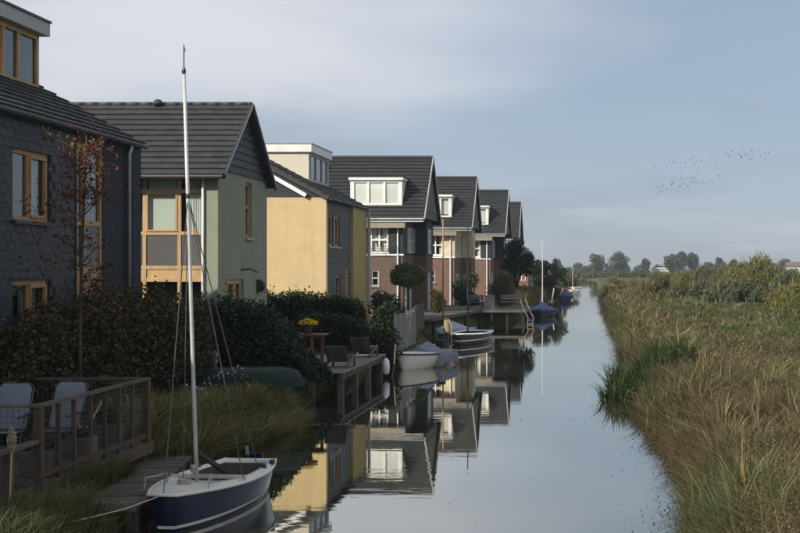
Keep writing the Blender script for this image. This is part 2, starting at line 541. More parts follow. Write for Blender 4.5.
def leaves(c, size, cols, flat=0.0, aspect=0.6):
    """rhombic leaves folded along the midrib, one per centre"""
    n = len(c)
    u = rng.normal(size=(n, 3)); u[:, 2] *= (1 - flat); u /= np.linalg.norm(u, axis=1, keepdims=True)
    w = rng.normal(size=(n, 3)); w[:, 2] += flat * 2; w -= u * (u * w).sum(1, keepdims=True); w /= np.linalg.norm(w, axis=1, keepdims=True)
    v = np.cross(w, u)
    s = (size * (0.6 + 0.8 * rng.random(n)))[:, None] if np.isscalar(size) else size[:, None]
    a = c - u * s * 0.5; b = c + v * s * 0.5 * aspect + w * s * 0.10
    d = c + u * s * 0.5; e = c - v * s * 0.5 * aspect + w * s * 0.10
    V = np.stack([a, b, d, e], 1).reshape(-1, 3)
    i = np.arange(n)[:, None] * 4
    F = i + np.array([[0, 1, 2, 3]])
    F = np.concatenate([i + np.array([[0, 1, 2]]), i + np.array([[0, 2, 3]])])
    return V, [F], np.repeat(cols, 4, 0)

def blades(base, h, wid, lean, cols, bend=0.5, tipcol=None, th=None):
    """grass blades: a quad and a tip, bending over"""
    n = len(base)
    if th is None: th = rng.random(n) * 2 * np.pi
    ld = np.stack([np.cos(th), np.sin(th), np.zeros(n)], 1)
    wd = np.stack([-np.sin(th + rng.normal(size=n) * 0.8), np.cos(th), np.zeros(n)], 1)
    h = h[:, None]; wid = wid[:, None]; lean = lean[:, None]
    up = np.array([[0, 0, 1.0]])
    mid = base + up * h * 0.58 + ld * h * lean * 0.35
    tip = base + up * h * (1 - 0.25 * lean) + ld * h * lean * (0.75 + bend)
    V = np.stack([base - wd * wid * .5, base + wd * wid * .5, mid + wd * wid * .42, mid - wd * wid * .42, tip], 1).reshape(-1, 3)
    i = np.arange(n)[:, None] * 5
    F1 = i + np.array([[0, 1, 2, 3]]); F2 = i + np.array([[3, 2, 4]])
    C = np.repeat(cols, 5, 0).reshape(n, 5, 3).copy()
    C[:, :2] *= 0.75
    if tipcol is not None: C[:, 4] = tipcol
    return V, [F1, F2], C.reshape(-1, 3)

def cat_geo(parts):
    V = []; F = {}; C = []; o = 0
    for v, fs, c in parts:
        V.append(v); C.append(c)
        for f in fs: F.setdefault(f.shape[1], []).append(f + o)
        o += len(v)
    return np.concatenate(V), [np.concatenate(x) for x in F.values()], np.concatenate(C)

def snoise(x, y, s, seed=0):
    r = np.random.default_rng(seed); t = 0
    for k in range(6):
        a = r.random() * 6.28; f = s * (0.6 + 1.3 * r.random()); p = r.random() * 6.28
        t = t + np.sin((x * math.cos(a) + y * math.sin(a)) * f + p)
    return t / 6

# ------------------------------------------------------------------ setting: ground and water
LY = [-60, 12, 13.7, 16, 18.3, 20.5, 25, 28, 30.5, 36, 40, 50, 56, 58, 70, 74, 82, 100, 130, 233, 330, 345]
LX = [-5.3, -5.35, -5.62, -6.1, -6.5, -6.8, -6.35, -6.5, -6.9, -6.9, -6.75, -6.7, -7.3, -7.9, -6.9, -5.0, -4.1, -3.3, -2.5, -1.9, -1.3, -1.0]
def x_left(y): return np.interp(y, LY, LX) + 0.10 * np.sin(y * 0.9) * (np.asarray(y) < 60) + 0.15 * np.sin(y * .13)
def x_right(y): return 1.32 + 0.16 * np.sin(np.asarray(y) * 0.35 + 1) + 0.1 * np.sin(np.asarray(y) * 1.1)
def gz(x, y):
    x = np.asarray(x, float); y = np.asarray(y, float)
    dl = x_left(y) - x; dr = x - x_right(y)
    topl = np.where(y < 22, np.interp(-x, [6.5, 9.0, 9.8], [0.30, 0.42, 0.7]), 0.62)
    topl = np.where((y >= 22) & (y < 27), np.interp(y, [22, 27], [0, 1]) * 0.62 + (1 - np.interp(y, [22, 27], [0, 1])) * np.interp(-x, [6.5, 9.0, 9.8], [0.30, 0.42, 0.7]), topl)
    zl = -0.9 + (topl + 0.9) * np.clip((dl + 0.55) / 1.1, 0, 1)
    topr = 0.35 + 0.30 * np.clip(dr / 3.0, 0, 1) + 0.06 * snoise(x, y, 1.2, 3)
    zr = -0.9 + (topr + 0.9) * np.clip((dr + 0.65) / 1.2, 0, 1) ** 0.9
    z = np.where(dl > -0.55, zl, np.where(dr > -0.65, zr, -0.9))
    far = np.clip((y - 332) / 4, 0, 1)
    z = z * (1 - far) + 0.62 * far
    pond = np.clip(1.4 - ((x - .1458 * y) / 1.15) ** 2 - ((y - 108) / 16) ** 2, 0, 1)
    z = z - .45 * pond
    return z
gx = np.concatenate([-np.geomspace(1400, 16, 16), np.arange(-14, 14, 0.22), np.arange(14, 30, 0.8), np.geomspace(31, 1400, 14)])
gy = np.concatenate([[-80, -40, -20, -10], np.arange(0, 62, 0.45), np.arange(62, 150, 1.1), np.arange(150, 330, 6), np.arange(330, 340, 1.0), np.geomspace(345, 1700, 12)])
GX, GY = np.meshgrid(gx, gy)
GZ = gz(GX, GY)
nv = np.stack([GX, GY, GZ], 2).reshape(-1, 3)
ny_, nx_ = GX.shape
ii = (np.arange(ny_ - 1)[:, None] * nx_ + np.arange(nx_ - 1)[None, :]).ravel()
gf = np.stack([ii, ii + 1, ii + 1 + nx_, ii + nx_], 1)
ground = arr_mesh('ground', nv, [gf], None, 'ground', kind='structure', smooth=True)
w = MB(); w.add([(-30, -70, 0), (34, -70, 0), (34, 336, 0), (-30, 336, 0)], [(0, 1, 2, 3)])
w.build('water', 'water', kind='structure')
w = MB(); w.add([(.1458 * (108 + 19 * math.sin(a)) + 1.6 * math.cos(a), 108 + 19 * math.sin(a), .45) for a in np.linspace(0, 2 * math.pi, 33)[:-1]], [tuple(range(32))])
w.build('pond_water', 'water', kind='structure')

# ------------------------------------------------------------------ building helpers
def W(axis, c, u, d, z):
    return (u, c + d, z) if axis == 'y' else (c - d, u, z)
def lbox(mb, axis, c, u0, u1, d0, d1, z0, z1):
    p = W(axis, c, u0, d0, z0); q = W(axis, c, u1, d1, z1)
    return mb.box(p[0], q[0], p[1], q[1], p[2], q[2])
def wall_panel(mb, axis, c, u0, u1, z0, z1, holes=(), t=0.3):
    us = sorted({u0, u1, *[h[0] for h in holes], *[h[1] for h in holes]})
    zs = sorted({z0, z1, *[h[2] for h in holes], *[h[3] for h in holes]})
    us = [u for u in us if u0 <= u <= u1]; zs = [z for z in zs if z0 <= z <= z1]
    def solid(i, j):
        if i < 0 or j < 0 or i >= len(us) - 1 or j >= len(zs) - 1: return False
        cu = (us[i] + us[i + 1]) / 2; cz = (zs[j] + zs[j + 1]) / 2
        return not any(h[0] < cu < h[1] and h[2] < cz < h[3] for h in holes)
    for i in range(len(us) - 1):
        for j in range(len(zs) - 1):
            if not solid(i, j): continue
            a, b, e, f = us[i], us[i + 1], zs[j], zs[j + 1]
            P = lambda u, d, z: W(axis, c, u, d, z)
            for d in (0, t):
                mb.add([P(a, d, e), P(b, d, e), P(b, d, f), P(a, d, f)], [(0, 1, 2, 3)])
            if not solid(i - 1, j): mb.add([P(a, 0, e), P(a, t, e), P(a, t, f), P(a, 0, f)], [(0, 1, 2, 3)])
            if not solid(i + 1, j): mb.add([P(b, 0, e), P(b, t, e), P(b, t, f), P(b, 0, f)], [(0, 1, 2, 3)])
            if not solid(i, j - 1): mb.add([P(a, 0, e), P(b, 0, e), P(b, t, e), P(a, t, e)], [(0, 1, 2, 3)])
            if not solid(i, j + 1): mb.add([P(a, 0, f), P(b, 0, f), P(b, t, f), P(a, t, f)], [(0, 1, 2, 3)])
    return mb

def window(house, axis, c, u0, u1, z0, z1, mat='oak', cols=(0.5,), rows=(), fw=0.07, inset=0.07, glass='glass', sill=None,
           curtain=None, sash=(), name='window', panels=(), cur_mat='curtain', cur_drop=1.0, room=True):
    """frame (the part itself) with bars; each light is a pane of its own"""
    f = MB()
    d0, d1 = inset, inset + 0.08
    us = [u0] + [u0 + (u1 - u0) * k for k in cols] + [u1]
    zs = [z0] + [z0 + (z1 - z0) * k for k in rows] + [z1]
    lbox(f, axis, c, u0, u1, d0, d1, z0, z0 + fw); lbox(f, axis, c, u0, u1, d0, d1, z1 - fw, z1)
    for k, u in enumerate(us):
        a = u if k == 0 else (u - fw if k == len(us) - 1 else u - fw / 2)
        lbox(f, axis, c, a, a + fw, d0 + 0.003, d1 + 0.003, z0 + fw, z1 - fw)
    for z in zs[1:-1]:
        lbox(f, axis, c, u0 + fw, u1 - fw, d0 + 0.006, d1 + 0.006, z - fw / 2, z + fw / 2)
    o = f.build(name, mat, house)
    for i in range(len(us) - 1):
        for j in range(len(zs) - 1):
            a = us[i] + (fw if i == 0 else fw / 2); b = us[i + 1] - (fw if i == len(us) - 2 else fw / 2)
            e = zs[j] + (fw if j == 0 else fw / 2); g = zs[j + 1] - (fw if j == len(zs) - 2 else fw / 2)
            if (i, j) in panels:
                p = MB(); lbox(p, axis, c, a, b, d0 + 0.03, d0 + 0.06, e, g)
                p.build('panel', panels[(i, j)] if isinstance(panels, dict) else 'spandrel', o); continue
            if (i, j) in sash:
                s = MB(); k = 0.05
                lbox(s, axis, c, a, b, d0 - 0.02, d0 + 0.04, e, e + k); lbox(s, axis, c, a, b, d0 - 0.02, d0 + 0.04, g - k, g)
                lbox(s, axis, c, a, a + k, d0 - 0.017, d0 + 0.037, e + k, g - k); lbox(s, axis, c, b - k, b, d0 - 0.017, d0 + 0.037, e + k, g - k)
                s.build('sash', mat, o)
            p = MB(); lbox(p, axis, c, a, b, d0 + 0.045, d0 + 0.053, e, g)
            p.build('pane', glass, o)
    if sill:
        s = MB(); lbox(s, axis, c, u0 - 0.06, u1 + 0.06, -0.07, d0, z0 - 0.06, z0 + 0.004)
        s.build('sill', sill, o)
    if curtain:
        for (a, b) in curtain:
            a = u0 + (u1 - u0) * a; b = u0 + (u1 - u0) * b
            m = MB(); rows_ = []
            n = max(8, int((b - a) / 0.04))
            zt, zb = z1 - 0.03, z1 - (z1 - z0) * cur_drop + 0.02
            for z in (zb, (zb + zt) / 2, zt):
                rows_.append([W(axis, c, a + (b - a) * k / n, d1 + 0.10 + 0.025 * math.sin(k * 1.9 + a) + 0.01 * rnd.random(), z) for k in range(n + 1)])
            m.grid(rows_); m.build('curtain', cur_mat, o, smooth=True)
    return o

def tile_plane(mb, e0, e1, up, rows, tw, lift=0.035, jit=0.006):
    """courses of single tiles from the eave line e0-e1 up along vector up"""
    e0 = Vector(e0); e1 = Vector(e1); up = Vector(up)
    al = e1 - e0; n = max(1, round(al.length / tw)); al_u = al / n
    nr = al.cross(up).normalized()
    if nr.z < 0: nr = -nr
    st = up / rows
    for i in range(rows):
        off = 0.5 if i % 2 else 0.0
        for j in range(-1 if off else 0, n):
            a0 = max(0.0, j + off); a1 = min(float(n), j + off + 1)
            if a1 - a0 < 0.05: continue
            g = 0.004
            l = lift + rnd.uniform(-jit, jit); h = 0.006
            p0 = e0 + al_u * (a0 + g) + st * (i - 0.10); p1 = e0 + al_u * (a1 - g) + st * (i - 0.10)
            q0 = e0 + al_u * (a0 + g) + st * (i + 1); q1 = e0 + al_u * (a1 - g) + st * (i + 1)
            l2 = l + rnd.uniform(-jit, jit) * 0.6
            mb.add([p0 + nr * l, p1 + nr * l2, q1 + nr * h, q0 + nr * h, p0 - nr * 0.01, p1 - nr * 0.01, q1 - nr * 0.01, q0 - nr * 0.01],
                   [(0, 1, 2, 3), (4, 5, 1, 0), (5, 6, 2, 1), (7, 4, 0, 3)])
    return mb

def slab(mb, pts, t):
    """roof slab: quad thickened downwards"""
    p = [Vector(q) for q in pts]; n = (p[1] - p[0]).cross(p[3] - p[0]).normalized()
    if n.z > 0: n = -n
    return mb.prism(p, n * t)

def dormer_roofbox(house, pts):
    pass

# ------------------------------------------------------------------ house with dark slates (nearest)
def slate_house():
    X = -9.82; Y0, Y1 = 9.0, 26.0; EZ = 6.0; PITCH = 0.55; XE = -9.72; XR = -15.0; G = 0.55
    h = thing('slate_house', 'dark slate-hung house with oak windows, wooden roof dormer and a rainwater pipe', 'house', (-12.5, 18, G))
    win = (20.45, 21.85, 4.12, 5.36); low = (20.45, 21.85, 1.0, 3.08); tall = (22.98, 24.2, 0.75, 5.72)
    holes = [win, low, tall]
    m = MB(); wall_panel(m, 'x', X - 0.02, Y0, 22.9, G, EZ + 0.05, holes)
    wall_panel(m, 'y', Y0, -20, X - 0.33, G, EZ + 0.05)
    wall_panel(m, 'x', -20, Y0, Y1, G, EZ + 2, t=-0.3)
    m.build('wall', 'slate', h)
    m = MB(); wall_panel(m, 'x', X, 22.9, Y1, G, EZ + 0.05, holes); wall_panel(m, 'y', Y1 - 0.3, -20, X - 0.31, G, EZ + 0.05)
    for ye, s_ in ((Y1 - .01, -.25), (Y0 + .01, .25)):
        g_ = MB(); g_.prism([(-19.9, ye, EZ + .05), (X - .2, ye, EZ + .05), (XR, ye, EZ + (XE - XR) * PITCH - .1)], (0, s_, 0)); g_.build('gable', 'blue_brick', h)
    m.build('brick_wall', 'blue_brick', h)['label'] = 'dark blue brick corner of the wall'
    # slates: single pieces where they show, the rest joined
    sw, sh = 0.28, 0.16
    one = MB(); one.box(0, 0.014, -sw / 2 + 0.007, sw / 2 - 0.007, -sh / 2 + 0.008, sh / 2)
    me = one.mesh('slate', 'slate')
    rest = MB(); cnt = 0
    nz = int((EZ - G) / sh)
    cells = []
    for r in range(nz):
        z = G + sh * (r + 0.5)
        y = Y0 + (sw / 2 if r % 2 else 0)
        while y + sw / 2 < 22.92:
            if not any(a - sw * 0.45 < y < b + sw * 0.45 and e - sh * 0.4 < z < f + sh * 0.4 for a, b, e, f in holes):
                cells.append((y, z))
            y += sw
    for (y, z) in cells:
        if y > 19.7 and z > 2.35 and cnt < 296:
            piece('slate', me, h, (X - 0.02 + rnd.uniform(0.004, 0.006), y, z), (rnd.uniform(-.006, .006), -R(2.0) + rnd.uniform(-.006, .006), 0)); cnt += 1
        else:
            rest.box(X - 0.02, X + rnd.uniform(-0.005, 0.0), y - sw / 2 + .005, y + sw / 2 - .005, z - sh / 2 + .004, z + sh / 2)
    rest.build('slate_courses', 'slate', h, kind='stuff')
    window(h, 'x', X, *win, cols=(0.47,), fw=0.075, sash=((1, 0),), sill='dark_metal', curtain=((0.02, 0.3), (0.62, 0.96)), inset=0.06)
    window(h, 'x', X, *low, cols=(0.47,), rows=(0.38,), fw=0.075, sash=((1, 1),), sill='dark_metal', curtain=((0.5, 0.97),), cur_mat='curtain_white', inset=0.06)
    window(h, 'x', X, *tall, cols=(0.30,), rows=(0.21, 0.415, 0.505, 0.69), fw=0.10, panels={(0, 2): 'oak', (1, 2): 'oak', (1, 3): 'spandrel'}, inset=0.02)
    # roof
    rf = MB(); zr = EZ + (XE - XR) * PITCH
    slab(rf, [(XE, Y0 - 0.2, EZ), (XE, Y1 + 0.15, EZ), (XR, Y1 + 0.15, zr), (XR, Y0 - 0.2, zr)], 0.14)
    slab(rf, [(2 * XR - XE, Y1 + 0.15, EZ), (2 * XR - XE, Y0 - 0.2, EZ), (XR, Y0 - 0.2, zr), (XR, Y1 + 0.15, zr)], 0.14)
    ro = rf.build('roof', 'roof_tile', h)
    t = MB(); tile_plane(t, (XE, Y0 - 0.2, EZ), (XE, Y1 + 0.15, EZ), (XR - XE, 0, zr - EZ), 19, 0.33, 0.05)
    t.build('roof_tiles', 'roof_tile', ro, kind='stuff')
    g = MB(); g.tube([(XE + 0.06, Y0 - 0.2, EZ - 0.07), (XE + 0.06, Y1 + 0.12, EZ - 0.07)], 0.055, 8)
    g.build('gutter', 'dark_metal', ro)
    p = MB(); p.tube([(XE + 0.04, 25.35, EZ - 0.1), (X + 0.09, 25.35, EZ - 0.3), (X + 0.09, 25.35, G)], 0.042, 10)
    p.build('rain_pipe', 'zinc', h, smooth=True)
    p = MB(); lbox(p, 'x', X, 25.5, 25.98, -0.10, -0.002, G, EZ - 0.12)
    p.build('corner_pier', 'blue_brick', h)
    # wooden dormer
    DX = -11.66; DZ = 6.9; DY0, DY1 = 19.6, 25.4
    w_ = window(h, 'x', DX, DY0, DY1, 7.05, 8.22, mat='oak', cols=(0.17, 0.33, 0.50, 0.67, 0.735, 0.845), fw=0.11, inset=0.0, name='dormer', curtain=None, panels={(4, 0): 'oak'})
    b = MB(); b.box(XR - .5, DX - 0.01, DY0 + 0.002, DY0 + .08, DZ, 8.2); b.build('dormer_cheek', 'oak', w_)
    b = MB(); b.box(XR - 0.5, DX - 0.01, DY1 - 0.08, DY1 - 0.002, DZ, 8.2)
    b.build('dormer_cheek', 'oak', w_)
    b = MB(); b.box(XR - 0.6, DX + 0.16, DY0 - 0.15, DY1 + 0.16, 8.225, 8.50); b.build('fascia', 'grey_paint', w_)
    b = MB(); b.box(XR - 0.6, DX + 0.19, DY0 - 0.18, DY1 + 0.19, 8.503, 8.55); b.build('dormer_roof', 'dark_metal', w_)
    return h
slate_house()

# ------------------------------------------------------------------ green house
def green_house():
    X = -10.2; Y0, Y1 = 32.9, 37.9; XL = -17.5; XV = -9.97; EZ = 6.02; AZ = 8.12; YA = 35.4; G = 0.5
    h = thing('green_house', 'pale green painted brick house with dark gabled roof and tall oak window bay', 'house', (-13.5, 35.4, G))
    bay = (-15.2, -10.62, G + 0.1, EZ - 0.1)
    slit = (35.55, 36.2, 4.2, 5.85); small = (33.55, 35.35, 1.7, 2.98)
    m = MB(); wall_panel(m, 'y', Y0, XL, X, G, EZ, [bay]); wall_panel(m, 'x', X - 0.002, Y0 + 0.3, Y1, G, EZ, [slit, small])
    wall_panel(m, 'y', Y1 - 0.3, XL, X - 0.3, G, EZ); wall_panel(m, 'x', XL, Y0 + .3, Y1 - .3, G, EZ, t=-0.3)
    m.build('wall', 'green_brick', h)
    # gable of dark shingles: rows as real laps
    g = MB(); n = 9
    def yy(z, s): return YA + s * (YA - Y0 + 0.02) * (AZ - 0.1 - z) / (AZ - 0.1 - EZ)
    for k in range(n):
        z0 = EZ + 0.0 + (AZ - 0.15 - EZ) * k / n; z1 = EZ + (AZ - 0.15 - EZ) * (k + 1) / n
        o = 0.035
        g.add([(X + 0.05, yy(z0, -1), z0), (X + 0.05, yy(z0, 1), z0), (X + 0.015, yy(z1, 1), z1), (X + 0.015, yy(z1, -1), z1),
               (X - 0.1, yy(z0, -1), z0), (X - 0.1, yy(z0, 1), z0), (X - 0.1, yy(z1, 1), z1), (X - 0.1, yy(z1, -1), z1)],
              [(0, 1, 2, 3), (4, 5, 1, 0), (7, 6, 5, 4)])
    g.build('gable', 'slate', h)['label'] = 'dark shingled gable triangle'
    window(h, 'x', X, *slit, cols=(), rows=(0.56,), fw=0.09, sill='zinc', inset=0.08)
    window(h, 'x', X, *small, cols=(0.2, 0.62), fw=0.08, sash=((1, 0), (2, 0)), inset=0.08, mat='pale_wood', sill='dark_metal')
    # tall bay: lights, spandrels, floor band
    z = [G + 0.1, 2.97, 3.32, 4.26, 5.42, EZ - 0.1]
    H = z[-1] - z[0]
    rr = [(q - z[0]) / H for q in z[1:-1]]
    fr = lambda x: (x - bay[0]) / (bay[1] - bay[0])
    window(h, 'y', Y0, *bay, mat='pale_wood', cols=(fr(-13.75), fr(-12.28), fr(-11.32)), rows=rr, fw=0.095, inset=0.16, glass='glass_clear',
           panels={(0, 1): 'pale_wood', (1, 1): 'pale_wood', (2, 1): 'pale_wood', (3, 1): 'pale_wood', (0, 2): 'spandrel', (1, 2): 'spandrel', (2, 2): 'spandrel', (3, 2): 'spandrel'},
           sash=((2, 3), (0, 3)), name='window_bay')
    for (a, b, z0, z1, mt) in ((-12.2, -11.42, 4.3, 5.35, 'blind'), (-12.2, -11.42, 5.46, 5.85, 'blind'), (-11.15, -10.72, 4.3, 5.85, 'curtain')):
        c = MB(); n = 24
        c.grid([[(a + (b - a) * k / n, Y0 + 0.27 + (0.02 * math.sin(k * 1.7) if mt == 'curtain' else 0), zz) for k in range(n + 1)] for zz in (z0, z1)])
        c.build('curtain', mt, h, smooth=True)
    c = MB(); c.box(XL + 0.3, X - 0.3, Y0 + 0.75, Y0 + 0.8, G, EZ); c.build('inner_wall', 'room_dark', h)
    # roof
    r = MB(); zE = EZ + 0.02
    slab(r, [(XL - 0.2, Y0 - 0.28, zE - 0.2), (XV, Y0 - 0.28, zE - 0.2), (XV, YA, AZ), (XL - 0.2, YA, AZ)], 0.14)
    slab(r, [(XV, Y1 + 0.10, zE - 0.12), (XL - 0.2, Y1 + 0.10, zE - 0.12), (XL - 0.2, YA, AZ), (XV, YA, AZ)], 0.14)
    ro = r.build('roof', 'roof_tile', h)
    t = MB(); tile_plane(t, (XL - 0.2, Y0 - 0.28, zE - 0.2), (XV, Y0 - 0.28, zE - 0.2), (0, YA - Y0 + 0.28, AZ - zE + 0.2), 13, 0.31, 0.055)
    tile_plane(t, (XL - 0.2, Y1 + 0.10, zE - 0.12), (XV, Y1 + 0.10, zE - 0.12), (0, YA - Y1 - 0.10, AZ - zE + 0.12), 13, 0.31, 0.055)
    t.build('roof_tiles', 'roof_tile', ro, kind='stuff')
    t = MB(); x = XL - 0.2
    while x < XV - 0.1:
        t.tube([(x, YA, AZ + 0.012), (min(x + 0.40, XV), YA, AZ + 0.012)], [0.066, 0.069], 10); x += 0.40
    t.build('ridge_tiles', 'roof_tile', ro, smooth=True, kind='stuff')
    v = MB(); v.lathe((-12.7, YA - 0.12, AZ - 0.02), [(0.14, 0), (0.14, 0.06), (0.10, 0.13), (0.04, 0.16)], 12); v.build('roof_vent', 'roof_tile', ro, smooth=True)
    for s, ye in ((-1, Y0 - 0.28), (1, Y1 + 0.10)):
        b = MB(); b.bar((XV + 0.02, ye, zE - 0.24), (XV + 0.02, YA, AZ - 0.03), 0.035, 0.16, (0, 0, 1)); b.build('bargeboard', 'dark_boards', ro)
        b = MB(); b.bar((XV + 0.045, ye, zE - 0.20), (XV + 0.045, YA, AZ + 0.02), 0.03, 0.045, (0, 0, 1)); b.build('verge_trim', 'zinc', ro)
    g = MB(); g.tube([(XL - .2, Y0 - 0.34, zE - 0.26), (XV, Y0 - 0.34, zE - 0.26)], 0.06, 8); g.build('gutter', 'dark_metal', ro)
    p = MB(); p.tube([(-10.6, Y0 - 0.05, zE - 0.3), (-10.6, Y0 - 0.05, G)], 0.034, 10); p.build('rain_pipe', 'white_paint', h, smooth=True)
    # small fittings on the canal wall
    p = MB(); p.tube([(X, 35.1, 3.25), (X + 0.25, 35.15, 3.28), (X + 0.42, 35.3, 3.18)], 0.025, 8); p.build('lamp_bracket', 'dark_metal', h)
    p = MB(); p.box(X + 0.001, X + 0.12, 36.7, 36.95, 2.55, 2.95); p.lathe((X + 0.16, 36.82, 2.6), [(0.05, 0), (0.08, 0.15), (0.06, 0.28)], 10); p.build('wall_lamp', 'dark_metal', h)
    p = MB(); p.lathe((X + 0.1, 33.25, 2.2), [(0.06, 0), (0.09, 0.15), (0.03, 0.3)], 10); p.box(X + 0.001, X + .1, 33.22, 33.28, 2.45, 2.5); p.build('wall_lamp', 'dark_metal', h)
green_house()

# ------------------------------------------------------------------ yellow house
def yellow_house():
    X = -10.2; Y0, Y1 = 46.4, 54.3; XL = -19.0; XE = -10.08; EZ = 6.05; P = 0.53; XR = -15.0; G = 0.5
    zr = EZ + (XE - XR) * P
    h = thing('yellow_house', 'yellow rendered house with low dark roof and boxy white dormer', 'house', (-14, 50, G))
    m = MB(); wall_panel(m, 'y', Y0, XL, X, G, EZ - 0.02)
    k_ = MB(); wall_panel(k_, 'x', X + 0.10, 51.2, Y1, G, EZ - 0.05, t=0.4); k_.build('dark_yellow_wall', 'dark_yellow_brick', h)['label'] = 'darker yellow far end of the canal wall'
    wall_panel(m, 'y', Y1 - 0.3, XL, X - 0.31, G, EZ - .02); wall_panel(m, 'x', XL, Y0 + .3, Y1 - .3, G, EZ, t=-0.3)
    m.build('wall', 'yellow_brick', h)
    w1 = (46.95, 47.75, 4.15, 5.4); w2 = (48.0, 49.0, 4.15, 5.4); d1 = (48.3, 49.2, G + .1, 3.0); d2 = (50.1, 51.1, 1.3, 3.2)
    m = MB(); wall_panel(m, 'x', X - 0.02, Y0 + 0.3, 51.2, G, EZ - 0.05, [w1, w2, d1, d2]); m.build('clad_wall', 'grey_boards', h)['label'] = 'dark grey boarded part of the canal wall'
    for q in (w1, w2): window(h, 'x', X - 0.02, *q, cols=(), fw=0.1, inset=0.05, sill='zinc')
    window(h, 'x', X - 0.02, *d1, cols=(), rows=(0.3,), fw=0.1, inset=0.05, name='door')
    window(h, 'x', X - 0.02, *d2, cols=(0.5,), fw=0.1, inset=0.05, mat='pale_wood')
    g = MB(); g.prism([(XL, Y0 + 0.02, EZ - 0.02), (X, Y0 + 0.02, EZ - 0.02), (XR, Y0 + 0.02, zr - 0.15)], (0, 0.2, 0))
    g.build('gable', 'shingle_rows', h)
    g = MB(); g.prism([(XL, Y1 - 0.02, EZ - 0.02), (X, Y1 - 0.02, EZ - 0.02), (XR, Y1 - 0.02, zr - 0.15)], (0, -0.2, 0))
    g.build('gable', 'shingle_rows', h)
    r = MB(); slab(r, [(XE, Y0 - 0.12, EZ), (XE, Y1 + 0.12, EZ), (XR, Y1 + .12, zr), (XR, Y0 - 0.12, zr)], 0.14)
    slab(r, [(2 * XR - XE, Y1 + .12, EZ), (2 * XR - XE, Y0 - .12, EZ), (XR, Y0 - .12, zr), (XR, Y1 + .12, zr)], 0.14)
    ro = r.build('roof', 'roof_tile', h)
    t = MB(); tile_plane(t, (XE, Y0 - .12, EZ), (XE, Y1 + .12, EZ), (XR - XE, 0, zr - EZ), 17, 0.33, 0.05); t.build('roof_tiles', 'roof_tile', ro, kind='stuff')
    b = MB(); b.bar((X - 0.75, Y0 - 0.15, EZ + 0.27 - 0.22), (XR, Y0 - 0.15, zr - 0.26), 0.05, 0.15); b.build('verge_board', 'white_paint', ro)
    p = MB(); p.tube([(XE + .06, Y0 - .1, EZ - .08), (XE + .06, Y1 + .1, EZ - .08)], 0.06, 8); p.build('gutter', 'dark_metal', ro)
    p = MB(); p.tube([(XE + .1, Y1 - 0.1, EZ - .1), (X + 0.2, Y1 - 0.1, G)], 0.07, 8); p.build('rain_pipe', 'grey_paint', h)
    # white dormer
    DX = -11.75; DY0, DY1 = 50.2, 54.0; ZB = 6.2; ZT = 8.15
    w_ = window(h, 'x', DX, DY0, DY1, 6.95, ZT, mat='grey_paint', cols=(0.08, 0.36, 0.66, 0.92), fw=0.11, inset=0.0, name='dormer', panels={(0, 0): 'grey_paint', (4, 0): 'grey_paint'})
    b = MB(); b.box(-17, DX - 0.02, DY0 - 0.005, DY0 + 0.1, ZB, ZT); b.build('dormer_cheek', 'cream_render', w_)
    b = MB(); b.box(-17, DX - .02, DY1 - .1, DY1 + .005, ZB, ZT); b.build('dormer_cheek', 'cream_render', w_)
    b = MB(); b.box(-17.1, DX + 0.12, DY0 - 0.12, DY1 + 0.12, ZT + 0.004, ZT + 0.34); b.build('fascia', 'white_paint', w_)
    b = MB(); b.box(-17.12, DX + 0.15, DY0 - 0.15, DY1 + 0.15, ZT + 0.344, ZT + 0.38); b.build('dormer_roof', 'zinc', w_)
yellow_house()

